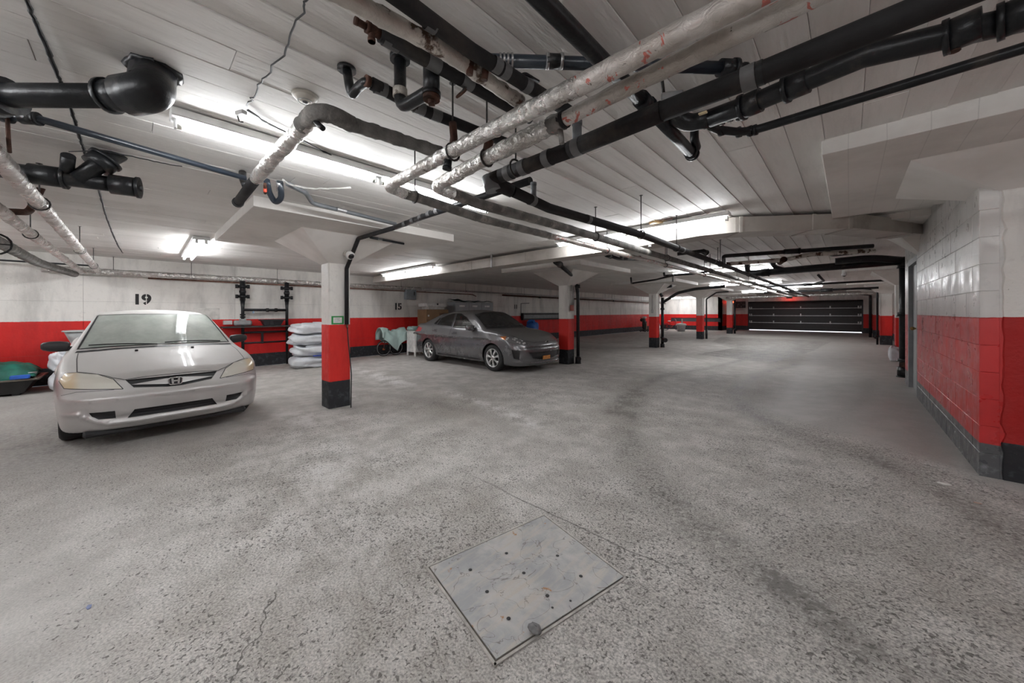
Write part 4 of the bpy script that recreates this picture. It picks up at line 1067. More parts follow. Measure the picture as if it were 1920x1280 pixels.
def grey_car():
    o = empty('car', (-5.07, 6.60, 0), 0, 'dark grey saloon car seen side-on beside the second column', 'car')
    b = Body(shape_b, (-4.8, -1.0, .05), (.25, 1.0, 1.6), .03)
    fr = lambda c, n: n.x > .05 and c.x > -.8; sd = lambda c, n: abs(n.y) > .4
    HLp = [(-.76, .825), (-.60, .838), (-.46, .828), (-.28, .764), (-.13, .652), (-.387, .677), (-.55, .736)]
    b.cut(HLp, 'y', 1, lambda c, n: abs(c.y) > .40 and c.z > .6 and n.x > -.2)
    GR = [(-.577, .483), (-.22, .48), (.22, .48), (.577, .483), (.48, .347), (.26, .308), (0, .297), (-.26, .308), (-.48, .347)]
    b.cut(GR, 'x', 2, fr)
    b.cut([(-.40, .547), (-.228, .524), (-.245, .325), (-.362, .345)], 'y', 4, lambda c, n: abs(c.y) > .5)
    WS = [(-.60, 1.325), (-.3, 1.383), (0, 1.396), (.3, 1.383), (.60, 1.325), (.70, 1.015), (.45, 1.01), (0, 1.015), (-.45, 1.01), (-.70, 1.015)]
    b.cut(WS, 'x', 5, lambda c, n: n.x > .2 and n.z > .2 and -2.3 < c.x < -1.0)
    FG = [(-2.58, .995), (-2.63, 1.355), (-2.45, 1.352), (-2.15, 1.252), (-1.76, 1.03), (-1.69, .975)]
    RG = [(-3.36, 1.045), (-3.27, 1.225), (-3.02, 1.31), (-2.80, 1.352), (-2.70, 1.355), (-2.66, 1.01)]
    QG = [(-3.54, 1.066), (-3.35, 1.235), (-3.31, 1.205), (-3.40, 1.05)]
    for g in (FG, RG, QG): b.cut(g, 'y', 6, sd)
    b.cut([(-.50, 1.36), (.50, 1.36), (.58, 1.10), (-.58, 1.10)], 'x', 7, lambda c, n: n.x < -.15 and c.x < -3.1)
    b.cut(circle_poly(-.99, .316, .352), 'y', 8, lambda c, n: abs(c.y) > .45 and n.z > -.9); b.cut(circle_poly(-3.63, .316, .345), 'y', 8, lambda c, n: abs(c.y) > .45 and n.z > -.9)
    hood = [(-1.17, -.68), (-1.12, -.4), (-1.10, 0), (-1.12, .4), (-1.17, .68), (-.862, .735), (-.463, .70), (-.25, .60), (-.12, .40), (-.075, 0), (-.12, -.40), (-.25, -.60), (-.463, -.70), (-.862, -.735)]
    b.cut(hood, 'z', 9, lambda c, n: n.z > .3 and c.z > .58)
    D1 = [(-1.517, .30), (-1.486, .92), (-1.66, .955), (-2.61, .985), (-2.606, .30)]; D2 = [(-2.612, .30), (-2.617, .985), (-3.50, 1.035), (-3.42, .786), (-3.25, .50), (-3.10, .30)]
    b.cut(D1, 'y', 10, sd); b.cut(D2, 'y', 10, sd)
    b.cut([(-4.33, .985), (-4.04, .93), (-4.10, .84), (-4.40, .82)], 'y', 11, lambda c, n: abs(c.y) > .4)
    b.recess(2, (-.04, 0, 0)); b.recess(4, (-.02, -.025, 0)); b.remove(8)
    paint = car_paint('graphite_paint', (.15, .15, .158), .55, .26, (.24, .23, .215), .35)
    hl = NT('clear_headlight'); co = hl.objc(); xyz = hl.sep(co)
    c = hl.mix(hl.ramp(hl.voro(co, 13), .18, .42), (.78, .78, .78), (.22, .22, .23)); c = hl.mix(hl.ramp(xyz[0], -.60, -.56, 1, 0), c, (.62, .20, .05))
    hl = hl.bsdf(c, .15, .5, None, .6, 1.0)
    glass = car_glass('tinted_windshield', (.34, .37, .36), (.20, .20, .20), .22); glass2 = car_glass('tinted_side_glass', (.22, .25, .24), (.15, .15, .15), .10)
    tail = simple('red_tail_lens', (.40, .02, .03), .15, coat=.6)
    b.split({0: ('body_shell', paint), 1: ('headlight', hl), 2: ('grille_opening', M['black_plastic']), 4: ('fog_lamp_recess', M['black_plastic']), 5: ('windshield', glass), 6: ('side_window', glass2), 7: ('rear_window', glass2), 9: ('hood', paint), 10: ('door', paint), 11: ('tail_light', tail)}, o)
    gap = M['black_plastic']
    b.line(hood, 'z', .008, .001, closed=True).build('hood_gap', gap, o); b.line(WS, 'x', .022, .002, closed=True).build('windshield_seal', gap, o)
    b.line([(-.64, .588), (-.3, .586), (0, .586), (.3, .586), (.64, .588)], 'x', .022, .001).build('grille_slot', gap, o)
    for s_ in (-1, 1):
        for D in (D1, D2): b.line(D, 'y', .008, .001, s_, closed=True).build('door_gap', gap, o)
        for g in (FG, RG, QG): b.line(g, 'y', .016, .0015, s_, closed=True).build('window_seal', gap, o)
        b.line([(-2.645, 1.0), (-2.665, 1.36)], 'y', .05, .0012, s_).build('pillar_trim', gap, o)
        b.line(HLp, 'y', .006, .001, s_, closed=True).build('headlight_seal', gap, o)
        for hx, hz in ((-3.31, .887), (-2.41, .845)):
            h_ = b.hit((hx, s_ * 5, hz), (0, -s_, 0))[0]
            if h_ is None: continue
            MB().box((hx - .075, min(h_.y, h_.y - s_ * .02), hz - .025), (hx + .075, max(h_.y + s_ * .003, h_.y - s_ * .02), hz + .03), .006).build('handle_cup', gap, o)
            MB().box((hx - .10, min(h_.y + s_ * .012, h_.y + s_ * .03), hz - .012), (hx + .10, max(h_.y + s_ * .012, h_.y + s_ * .03), hz + .014), .008).build('door_handle', paint, o)
        mirror_pod(o, -1.72, .80, 1.0, (.14, .22, .15), s_, paint, M['chrome'])
        for wx in (-.99, -3.63):
            wheel(o, wx, s_ * .765, .316, .205, .215, 7, s_, 1); arch_liner(o, wx, .316, .355, s_, .50, .82)
        b.line([(-3.2, .255), (-1.45, .245)], 'y', .05, .006, s_).build('sill_strip', gap, o)
    em = bpy.data.objects.new('emblem', None); COL.objects.link(em); em.parent = o; em.location = (-.052, 0, .684)
    q = Matrix.Rotation(.35, 4, 'Y') @ Matrix(((0, 0, 1, 0), (1, 0, 0, 0), (0, 1, 0, 0), (0, 0, 0, 1)))
    rp = [(.062 * math.cos(a), .050 * math.sin(a)) for a in np.linspace(0, 2 * math.pi, 25)]
    MB().tube([q @ Vector((x, y, .008)) for x, y in rp], .006, 6, False).build('badge_rim', M['chrome'], em)
    MB().tube([q @ Vector(p) for p in ((-.058, .012, .008), (-.03, .016, .008), (0, -.018, .01), (.03, .016, .008), (.058, .012, .008))], .006, 6).build('badge_wing', M['chrome'], em)
    MB().prism([(x * .95, y * .95) for x, y in rp[:-1]], .004, q).build('badge_plate', gap, em)
    hh = b.hit((5, -.05, .34), (-1, 0, 0))[0]
    MB().box((hh.x - .01, -.19, .30), (hh.x + .006, .08, .385), .006).build('front_plate', simple('amber_plate', (.55, .22, .04), .4, 0, .4, 30), o)
    for (y0, y1) in ((-.62, -.05), (.02, .60)):
        pts = []
        for k in range(9):
            t = k / 8; y = y0 + (y1 - y0) * t; h_ = b.hit((5, y, 1.022), (-1, 0, 0))
            if h_[0] is not None: pts.append(h_[0] + h_[1] * .012)
        MB().tube(pts, .008, 6).build('wiper', gap, o)
    b.line([(-.72, .99), (-.4, .995), (0, 1.0), (.4, .995), (.72, .99)], 'x', .05, .003).build('cowl_panel', gap, o)
    dk = simple('dark_interior', (.05, .05, .05), .8)
    MB().box((-1.75, -.70, .72), (-1.35, .70, .97), .06).build('dashboard', dk, o); steering(o, -1.85, .36, .95, M['black_plastic'])
    for (x, y) in ((-2.45, -.37), (-2.45, .37)): seat(o, x, y, dk)
    MB().box((-3.45, -.62, .3), (-3.0, .62, .62), .08).box((-3.6, -.62, .5), (-3.38, .62, 1.08), .07).build('rear_bench', dk, o)
    MB().box((-3.5, -.70, .21), (-1.2, .70, .27)).build('cabin_floor', M['black_plastic'], o)
grey_car()
# ================================================================== PIPES
GP = 'pipes hanging under the garage ceiling'
class Pipe:
    """one pipe run as a thing: pipe_run + couplings, tape bands, hangers as parts (world coordinates in, local out)"""
    def __init__(s, label, base, cat='pipe', name='ceiling_pipe', group=GP):
        s.b = Vector(base); s.o = empty(name, s.b, 0, label, cat, group); s.paths = []
    def loc(s, pts): return [Vector(p) - s.b for p in pts]
    def run(s, pts, r, m, name='pipe_run', fil=.08, jit=0.0, n=14, step=None, wob=0.0, nf=5):
        P = s.loc(fillet(pts, fil, nf) if fil and len(pts) > 2 else pts)
        if jit or wob:
            P = resample(P, step or .04); rn = random.Random(len(s.paths) * 7 + int(r * 1e4))
            lf = [rn.uniform(-wob, wob) for _ in range(len(P))]
            rs = [r * (1 + lf[i] * .6 + (lf[i - 1] if i else 0) * .4) for i in range(len(P))]
            MB().tube(P, rs, n, True, jit, 5).build(name, M[m], s.o)
        else: MB().tube(P, r, n).build(name, M[m], s.o)
        return s
    def sleeve(s, a, b, r, m='iron', name='coupling', n=16, lip=True):
        a, b = Vector(a) - s.b, Vector(b) - s.b; mb = MB().tube([a, b], r, n)
        if lip:
            d = (b - a).normalized() * min(.018, (b - a).length * .3)
            mb.tube([b - d, b], r * 1.12, n)
        mb.build(name, M[m], s.o); return s
    def bands(s, pts, r, m='tape', w_=.05, name='tape_band', d=None):
        for p in pts:
            p = Vector(p) - s.b; dd = Vector(d).normalized() * w_ / 2
            MB().tube([p - dd, p + dd], r, 14, False).build(name, M[m], s.o)
        return s
    def hanger(s, p, r, d='y', top=None, rod=.005):
        """threaded rod to the ceiling with a ring round the pipe"""
        p = Vector(p); zt = top or ceil_z(p.x) + .004; q = p - s.b
        h = bpy.data.objects.new('hanger', None); COL.objects.link(h); h.parent = s.o; h.location = q
        MB().tube([(0, 0, r), (0, 0, zt - p.z)], rod, 6).build('rod', M['rod'], h)
        MB().cyl((0, 0, zt - p.z - .006), (0, 0, zt - p.z), .018, None, 10).build('ceiling_flange', M['rod'], h)
        ring = [(r * 1.06 * math.cos(a), r * 1.06 * math.sin(a)) for a in np.linspace(0, 2 * math.pi, 15)]
        MB().tube([((0, c, e) if d == 'x' else (c, 0, e)) for c, e in ring], .006, 6, False).build('ring', M['rod'], h)
        return s
def A_(z, *pp): return [at(x, y, z=z) for x, y in pp]
def ext(p, q, d): return q + (q - p).normalized() * d          # carry a line on past its last point
# --- two foil-jacketed heating pipes and the black insulated one that turn along the aisle
Z1 = 2.205
p = Pipe('front foil-jacketed pipe, thinner one, turning along the aisle at the strip light', at(722, 352, z=Z1))
c0, c1, c2, c3 = A_(Z1, (724, 351), (900, 255), (1157, 124), (1362, 18)); r0, r1 = A_(Z1, (900, 409), (1031, 442)); far = Vector((r1.x + .05, 24, Z1))
p.run([ext(c2, c3, 1.6), c3, c2, c2.lerp(c1, .25)], .036, 'jacket', 'jacketed_run', 0, jit=.05, wob=.04)
p.run([c2.lerp(c1, .22), c1, c0, c0.lerp(r0, .18)], .035, 'foil', 'foil_run', .08, jit=.06, wob=.09, step=.025)
p.run([c0.lerp(r0, .16), r0, r1], .036, 'cloth_wrap', 'lagged_run', .05, jit=.05, wob=.06); p.run([r1, far], .032, 'jacket', 'far_run', jit=.04, wob=.05, step=.08)
h_ = at(849, 285, z=Z1); p.hanger(h_, .04, 'x'); p.hanger(c0.lerp(r0, .25), .04)
for t_ in (.06, .16, .27, .38, .50): p.hanger(r1.lerp(far, t_), .035)
p.run([h_ + Vector((.0, 0, .03)), h_ + Vector((.01, 0, .07)), h_ + Vector((.0, 0, .15))], [.03, .03, .03] and .02, 'rust', 'hanger_wrap', 0)
p.sleeve(at(840, 300, z=Z1 - .03), at(838, 318, z=Z1 - .08), .022, 'iron', 'drop_stub')
Z2 = 2.215
p = Pipe('second foil-jacketed pipe with red lettering, just behind the first', at(812, 352, z=Z2))
c0, c1, c2, c3 = A_(Z2, (815, 350), (905, 300), (1157, 173), (1440, 34)); r0, r1 = A_(Z2, (900, 383), (1029, 418)); far = Vector((r1.x + .05, 24, Z2)); tc = at(1050, 228, z=Z2); cu = at(1000, 252, z=Z2)
p.run([ext(c2, c3, 1.6), c3, c2, tc], .031, 'jacket', 'jacketed_run', 0, jit=.05, wob=.05)
p.run([tc.lerp(cu, .2), cu, c1, c0, c0.lerp(r0, .35)], .040, 'foil', 'foil_run', .10, jit=.06, wob=.09, step=.025)
p.run([c0.lerp(r0, .3), r0, r1, far], .040, 'cloth_wrap', 'lagged_run', .05, jit=.04, wob=.05, step=.06)
p.run([tc.lerp(c2, .06), tc, tc.lerp(cu, .35)], .040, 'cloth_wrap', 'torn_collar', 0, jit=.08, wob=.1, step=.02); p.run([tc.lerp(c2, .12), tc.lerp(c2, .02)], .038, 'foam', 'black_tape_collar', 0)
p.run([tc + Vector((0, 0, -.03)), tc + Vector((.01, .0, -.10))], .012, 'cloth_wrap', 'torn_flap', 0)
h_ = at(913, 296, z=Z2); p.hanger(h_, .042, 'x'); p.run([h_ + Vector((0, 0, .03)), h_ + Vector((.02, 0, .09))], .026, 'rust', 'hanger_wrap', 0)
for t_ in (.04, .14, .25, .36, .47): p.hanger(r1.lerp(far, t_), .043)
Z3 = 2.22
p = Pipe('long black foam-insulated pipe with grey tape, elbowing and running along the aisle', at(925, 340, z=Z3))
c0, c1, c2, c3, c4 = at(938, 330, z=Z3), at(1069, 281, z=Z3), at(1241, 209, z=Z3 + .01), at(1405, 146, z=Z3 + .02), at(1640, 52, z=Z3 + .03)
p.run([ext(c3, c4, 1.2), c4, c3, c2], .041, 'foam', 'insulated_run', 0); p.run([c2, c1], .044, 'foam', 'insulated_run', 0); p.run([c1, c0], .042, 'foam', 'insulated_run', 0)
r0, r1, r2 = at(960, 358, z=2.16), at(1029, 390, z=2.16), at(1202, 440, z=2.16); far = Vector((r2.x + .03, 24, 2.17))
p.run([r0, r1, r2, far], .036, 'foam', 'insulated_run', 0); e0 = at(925, 343, z=2.19)
p.run([c0, e0 + Vector((.0, -.01, .02)), e0, r0], .043, 'foam', 'elbow', .05); p.sleeve(e0 + Vector((-.02, -.015, .045)), e0 + Vector((.0, 0, -.05)), .05, 'greypipe', 'elbow_cap', lip=False)
dx = c2 - c1; p.bands([c3, c1.lerp(c2, .10), c1.lerp(c0, .28), c1.lerp(c0, .62), c1.lerp(c0, .85)], .0455, d=dx, w_=.045); p.bands([r0.lerp(r1, .5), r1.lerp(r2, .35), r2.lerp(far, .06), r2.lerp(far, .13), r2.lerp(far, .3)], .038, d=far - r2, w_=.05)
p.bands([c3 + dx.normalized() * .035], .0435, 'iron', .02, 'black_band', d=dx)
q = at(1082, 275, z=Z3); p.sleeve(q + Vector((0, 0, .02)), q + Vector((0, 0, .13)), .024, 'greypipe', 'riser'); q = r0.lerp(r1, .55); p.sleeve(q + Vector((0, 0, .02)), q + Vector((0, 0, .13)), .020, 'greypipe', 'riser')
p.hanger(at(967, 315, z=Z3), .046, 'x')
for t_ in (.0, .05, .15, .26): p.hanger(r2.lerp(far, t_), .04)
# --- black insulated and lagged pipes running along the aisle overhead
p = Pipe('lagged white pipe with torn rusty wrapping overhead at top centre', at(821, 88, z=2.30))
a0, a1, a2 = A_(2.30, (672, 8), (821, 88), (975, 192)); p.run([ext(a1, a0, 1.0), a0, a1, a2], .028, 'torn', 'lagged_run', 0, jit=.07, wob=.12, step=.022)
for x, y in ((880, 128), (908, 138)): q = at(x, y, z=2.29); p.sleeve(q + Vector((0, 0, -.025)), q + Vector((.01, 0, .02)), .013, 'rust', 'rusty_clamp', lip=False)
p.run([at(700, 20, z=2.33), at(760, 50, z=2.33)], .02, 'rust', 'exposed_pipe', 0)
p = Pipe('black insulated pipe with grey tape bands beside the torn white pipe', at(885, 96, z=2.31))
a0, a1, a2 = A_(2.31, (765, 8), (885, 96), (1015, 177)); p.run([ext(a1, a0, 1.0), a0, a1, a2, ext(a1, a2, .25)], .027, 'foam', 'insulated_run', 0); p.bands([at(x, y, z=2.31) for x, y in ((808, 42), (930, 122), (946, 133), (987, 160))], .0285, d=a2 - a1, w_=.035)
p.run([at(975, 142, z=2.35), at(985, 138, z=2.36), at(1010, 153, z=2.36)], .007, 'iron', 'lever_handle', .01)
p = Pipe('short black insulated branch pipe ending in a rusty brass drain valve', at(813, 120, z=2.39))
a0, a1, a2 = A_(2.39, (712, 64), (813, 120), (942, 193)); p.run([a0, a1, a2, ext(a1, a2, .2)], .027, 'foam', 'insulated_run', 0); p.bands([at(x, y, z=2.39) for x, y in ((733, 77), (812, 119), (875, 154))], .0285, d=a2 - a1, w_=.06)
dv = (a0 - a1).normalized(); p.sleeve(a0, a0 + dv * .05, .018, 'rust', 'drain_valve').sleeve(a0 + dv * .03, a0 + dv * .03 + Vector((0, 0, -.045)), .012, 'rust', 'spout').sleeve(a0 + dv * .05, a0 + dv * .09, .012, 'rust', 'valve_tip')
hv = at(865, 175, z=2.33); hj = at(878, 156, z=2.385)
p = Pipe('rusty red handwheel valve hanging below the black branch pipe', hv, 'valve', 'handwheel_valve', None)
MB().tube([Vector((.026 * math.cos(a), .026 * math.sin(a) * .6, .026 * math.sin(a) * .8)) for a in np.linspace(0, 2 * math.pi, 13)], .005, 6, False).build('handwheel', M['rust'], p.o)
for a in (0, 2.1, 4.2): MB().tube([(0, 0, 0), (.026 * math.cos(a), .026 * math.sin(a) * .6, .026 * math.sin(a) * .8)], .004, 6).build('wheel_spoke', M['rust'], p.o)
MB().tube([(0, 0, 0), hj - hv], .006, 8).build('stem', M['rod'], p.o)
# --- traps by the smoke detector
p = Pipe('black drain pipe with a swan-neck trap rising into the ceiling by the smoke detector', at(789, 205, z=2.40))
t0 = at(650, 128, z=2.55); t2, t3, t4, t5 = A_(2.40, (688, 152), (717, 167), (789, 205), (894, 246))
p.run([t0, at(655, 160, z=2.44), at(660, 179, z=2.40), at(672, 163, z=2.415), t2, t3], .021, 'iron', 'swan_neck', .03); p.sleeve(t2 - (t3 - t2) * .1, t2 + (t3 - t2) * .15, .025, 'rust', 'rusty_union', lip=False)
p.run([t2.lerp(t3, .3), t3, t4, t5, ext(t4, t5, .3)], .028, 'foam', 'insulated_run', 0); p.bands([at(x, y, z=2.40) for x, y in ((714, 166), (786, 203), (817, 216))], .0295, d=t5 - t4, w_=.055)
p.sleeve((t0.x, t0.y, 2.552), (t0.x, t0.y, 2.537), .042, 'iron', 'ceiling_collar', lip=False)
p = Pipe('thick black trap and cleanout cup hanging from the ceiling, rust at its end', at(757, 177, z=2.36))
u0 = at(750, 106, z=2.55); u1 = at(809, 185, z=2.28)
p.run([u0, (u0.x, u0.y, 2.31), (u1.x, u1.y, 2.315), (u1.x, u1.y, 2.40)], .027, 'iron', fil=.06)
p.sleeve((u0.x, u0.y, 2.40), (u0.x, u0.y, 2.365), .033, 'torn', 'paper_wrap', lip=False); p.sleeve((u0.x, u0.y, 2.552), (u0.x, u0.y, 2.53), .045, 'iron', 'ceiling_collar', lip=False)
p.sleeve((u1.x, u1.y, 2.42), (u1.x, u1.y, 2.29), .035, 'iron', 'cleanout_cup'); p.sleeve((u1.x, u1.y, 2.295), (u1.x, u1.y, 2.275), .036, 'rust', 'cleanout_plug', lip=False).sleeve((u1.x, u1.y, 2.276), (u1.x, u1.y, 2.255), .018, 'rust', 'plug_nut', 4, lip=False)
# --- foil gooseneck over the long light
ZG = 2.35
p = Pipe('foil-wrapped elbow pipe dropping across the long strip light', at(585, 215, z=ZG))
a0, a1, a2, a3, a4, a5 = A_(ZG, (448, 377), (480, 335), (578, 222), (612, 214), (660, 233), (826, 286))
p.run([a1, a1.lerp(a2, .5), a2.lerp(a3, .2)], .040, 'foil', 'foil_run', 0, jit=.06, wob=.1, step=.025)
p.run([a1.lerp(a2, .92), at(592, 211, z=ZG), at(620, 213, z=ZG), a4], .043, 'cloth_wrap', 'lagged_elbow', .10, jit=.05, wob=.08, step=.018)
p.run([a4 + (a3 - a4) * .2, a4, a5], .035, 'cloth_wrap', 'lagged_run', 0, jit=.08, wob=.14, step=.025)
p.run([a1, a0], .036, 'foam', 'black_end', 0); p.sleeve(a0, a0 + (a0 - a1).normalized() * .06, .039, 'iron', 'end_hub')
q = at(592, 228, z=2.31); p.run([q, at(600, 236, z=2.28), at(606, 241, z=2.265)], .013, 'iron', 'lever_handle', .02)
p.run([at(462, 352, z=2.36), at(455, 335, z=2.44), at(455, 322, z=2.55)], .026, 'iron', 'riser', .04)
p = Pipe('dark blue U-bend trap with a small red valve handle under the drop panel edge', at(516, 365, z=2.42))
p.run([at(500, 338, z=2.49), at(505, 362, z=2.42), at(516, 381, z=2.36), at(528, 372, z=2.385), at(525, 340, z=2.50)], .024, 'abs', 'u_bend', .05, n=12); p.sleeve(at(524, 340, z=2.50), at(526, 358, z=2.44), .027, 'galv', 'steel_sleeve')
p.sleeve(at(497, 345, z=2.45), at(497, 362, z=2.42), .012, 'rust', 'valve_stem', lip=False)
MB().box((-.012, -.012, -.03), (.012, .012, .03), .006).build('red_handle', simple('red_handle', (.62, .07, .03), .4), p.o).location = at(497, 354, z=2.43) - p.b
# --- grey conduit and the black banded pipe feeding the first column
p = Pipe('grey plastic pipe running along the drop panel of the nearest column', (-3.6, 1.3, 2.47))
g0, g1, g2 = at(574, 362, z=2.53), at(586, 381, z=2.48), at(742, 420, z=2.47)
p.run([at(540, 345, z=2.5), g0, g1, g2], .022, 'greypipe', fil=.04); p.bands([at(640, 394, z=2.476)], .024, 'galv', .10, 'white_label', d=g2 - g1)
p = Pipe('black tape-banded pipe from the elbow to the nearest column, then down it', (-4.2, 2.08, 2.38))
k0, k1, k2, k3 = Vector((-1.75, 2.06, 2.37)), at(742, 426, z=2.39), at(672, 447, z=2.40), at(650, 503, x=-5.36)
p.run([k0, (-3.2, 2.08, 2.38), k1], .030, 'iron', 'horizontal_run', 0)
p.run([k1, k2, k3, at(650, 608, x=-5.36)], .028, 'foam', 'downpipe', .02)
p.bands([at(x, y, z=2.385) for x, y in ((760, 419), (775, 413), (790, 407), (805, 401), (820, 395))], .032, d=k0 - k1, w_=.06)
p.run([at(651, 608, x=-5.36), at(653, 640, x=-5.35), at(659, 700, x=-5.33), at(658, 764, z=.012)], .0075, 'wire', 'hose', .05)
p.sleeve(at(651, 606, x=-5.36), at(651, 614, x=-5.36), .014, 'copper', 'hose_fitting', lip=False)
p = Pipe('small tape-banded pipe end under the nearest column capital', (-4.9, 2.4, 2.41))
p.run([at(694, 445, z=2.42), at(757, 457, z=2.42)], .016, 'iron', fil=0); p.bands([at(712, 448.5, z=2.42), at(722, 450.5, z=2.42), at(740, 454, z=2.42)], .018, 'galv', d=at(757, 457, z=2.42) - at(694, 445, z=2.42), w_=.07)
# --- pipes at top centre and right
p = Pipe('thick black pipe overhead at top centre crossing under the ceiling to an open elbow', at(1117, 102, z=2.43))
a0, a1, a2, a3 = A_(2.43, (1016, 0), (1117, 102), (1201, 185), (1296, 287)); p.run([ext(a1, a0, 1.2), a0, a1, a2], .034, 'iron', 'pipe_run', 0, n=18); p.run([a2 + (a3 - a2) * .25, a3], .034, 'iron', 'lower_run', 0, n=18)
p.sleeve(a2, a2 + (a3 - a2) * .12, .042, 'iron', 'coupling'); dv = (a3 - a2).normalized(); p.sleeve(a3 - dv * .03, a3 + dv * .03, .040, 'iron', 'end_elbow'); q = at(1302, 262, z=2.48); p.run([a3, a3 + Vector((.03, .02, .03)), q, Vector((q.x, q.y, 2.56))], .026, 'iron', 'riser', .02)
p = Pipe('black plastic pipe with steel band clamps crossing sideways near the top', at(1040, 114, z=2.47))
v0, v1 = at(905, 113, z=2.47), at(1372, 128, z=2.51); vd = (v1 - v0).normalized()
p.run([v0, v1], .027, 'abs', fil=0)
for x in (1026, 1052): q = at(x, 115, z=2.474); p.sleeve(q - vd * .006, q + vd * .006, .033, 'galv', 'band_clamp', lip=False)
q = at(1039, 115, z=2.474); p.sleeve(q - vd * .035, q + vd * .035, .030, 'iron', 'rubber_coupling', lip=False); p.sleeve(v1 - vd * .06, v1 + vd * .02, .038, 'iron', 'end_hub'); p.sleeve(v1 + vd * .02, v1 + vd * .07, .024, 'iron', 'stub')
p.bands([at(x, 113.3, z=2.471) for x in (938, 945, 952, 960)], .0285, 'galv', .008, 'white_stripe', d=vd)
p = Pipe('heavy black iron drain main behind the insulated pipe at top right', at(1621, 100, z=2.40))
ZD = 2.40; a0, a1, a2, a3 = A_(ZD, (1330, 222), (1420, 190), (1621, 104), (1782, 66)); p.run([a0, a1, a2, a3, ext(a2, a3, 1.0)], .045, 'iron', 'pipe_run', 0, n=18)
dv = (a2 - a1).normalized()
for x, y in ((1405, 196), (1490, 160), (1800, 60), (1905, 30)): q = at(x, y, z=ZD); p.sleeve(q + dv * .05, q - dv * .04, .056, 'iron', 'hub', 18)
p.run([a0, at(1290, 232, z=2.41), at(1262, 215, z=2.46), at(1258, 190, z=2.56)], .045, 'iron', 'end_bend', .06)
q = at(1790, 82, z=2.37); p.sleeve(q, q + Vector((.0, .0, -.03)), .016, 'rust', 'cleanout_bolt', 8, lip=False)
q = at(1318, 212, z=2.375); MB().box((-.02, -.012, -.004), (.02, .012, .004), .003).build('peeled_paint', simple('cream_paint', (.6, .5, .32), .7), p.o).location = q - p.b
p = Pipe('slim black pipe running to the right edge in front of the white drop panel', at(1681, 163, z=2.46))
ZT = 2.46; a0, a1, a2, a3 = A_(ZT, (1345, 243), (1418, 243), (1681, 163), (1920, 90))
p.run([ext(a2, a3, .8), a3, a2, a1, at(1385, 248, z=ZT - .01), a0, at(1330, 235, z=2.47), at(1325, 215, z=2.56)], .024, 'iron', fil=.04)
for x, y in ((1415, 244), (1406, 246), (1385, 248), (1352, 245)): q = at(x, y, z=ZT - .005); p.sleeve(q + Vector((.012, -.002, 0)), q - Vector((.012, -.002, 0)), .031, 'iron', 'hub_ring', lip=False)
bl0, bl1 = at(1310, 233, z=2.43), at(1385, 214, z=2.43)
for k in range(6): q = bl0.lerp(bl1, k / 5); dq = (bl1 - bl0).normalized() * .014; p.sleeve(q - dq, q + dq, .034 if k % 2 else .028, 'iron', 'bellows_ring', lip=False)
p = Pipe('torn galvanised bracket scrap hanging above the insulated pipe', at(1260, 180, z=2.45), 'bracket', 'pipe_bracket', None)
MB().box((-.05, -.012, -.02), (.05, .012, .02), .004, Matrix.Rotation(.5, 4, 'Z')).build('bracket_arm', M['galv'], p.o)
MB().tube([(-.04, 0, .02), (-.05, 0, .12)], .008, 8).build('bracket_rod', M['rod'], p.o)
# --- left side
p = Pipe('big glossy black drain elbow plunging from a hole in the ceiling at upper left', at(250, 178, z=2.36))
e0, e1, e2, e3 = at(298, 140, z=2.56), at(292, 180, z=2.37), at(205, 180, z=2.365), at(-160, 178, z=2.36)
p.run([at(288, 130, z=2.555), at(284, 172, z=2.38), at(236, 180, z=2.365)], .083, 'iron', 'elbow', .14, n=22, nf=10)
p.run([at(225, 180, z=2.365), e3], .050, 'iron', 'pipe_run', n=20)
p.sleeve(at(240, 180, z=2.365), at(200, 180, z=2.365), .066, 'iron', 'hub', 22); p.sleeve(at(18, 180, z=2.36), at(-22, 180, z=2.36), .078, 'iron', 'flange', 22)
c0 = at(289, 131, z=2.545); rn = random.Random(4)
MB().tube([c0 - p.b + Vector(((.092 + rn.uniform(-.012, .014)) * math.cos(a), (.092 + rn.uniform(-.012, .014)) * math.sin(a), -.006)) for a in np.linspace(0, 2 * math.pi, 19)], .017, 7, False, .35, 3).build('rough_patch_collar', M['iron'], p.o)
p = Pipe('slim dark blue pipe slanting below the big black elbow', at(70, 222, z=2.40))
p.run([at(-120, 215, z=2.38), at(70, 222, z=2.40), at(460, 334, z=2.42)], .019, 'abs', fil=.03); p.sleeve(at(40, 221, z=2.397), at(73, 223, z=2.40), .030, 'iron', 'union'); p.sleeve(at(2, 218, z=2.392), at(20, 219.5, z=2.394), .028, 'iron', 'union')
p.run([at(14, 222, z=2.38), at(16, 262, z=2.26), at(18, 285, z=2.22)], .008, 'rust', 'rusty_strap', .02)
p = Pipe('black cast-iron wye with cleanout plug under the ceiling at left', at(150, 335, z=2.30))
a0, a1 = at(-40, 312, z=2.30), at(236, 349, z=2.30); ad = (a1 - a0).normalized()
p.run([a0, a1], .052, 'iron', n=18)
q = at(100, 331, z=2.30); p.sleeve(q - ad * .10, q + ad * .06, .066, 'iron', 'hub', 20); q = at(215, 346, z=2.30); p.sleeve(q - ad * .02, q + ad * .13, .068, 'iron', 'cleanout_hub', 20); p.sleeve(a1, a1 + ad * .06, .055, 'iron', 'cleanout_plug', 18, False).sleeve(a1 + ad * .06, a1 + ad * .085, .022, 'iron', 'plug_nut', 4, False)
p.run([at(148, 336, z=2.30), at(190, 305, z=2.43), at(222, 290, z=2.56)], .052, 'iron', 'wye_branch', .05, n=18); p.sleeve(at(180, 312, z=2.40), at(200, 298, z=2.47), .082, 'iron', 'branch_hub', 20)
p.run([at(125, 325, z=2.33), at(128, 292, z=2.42)], .034, 'iron', 'stub_up', 0)
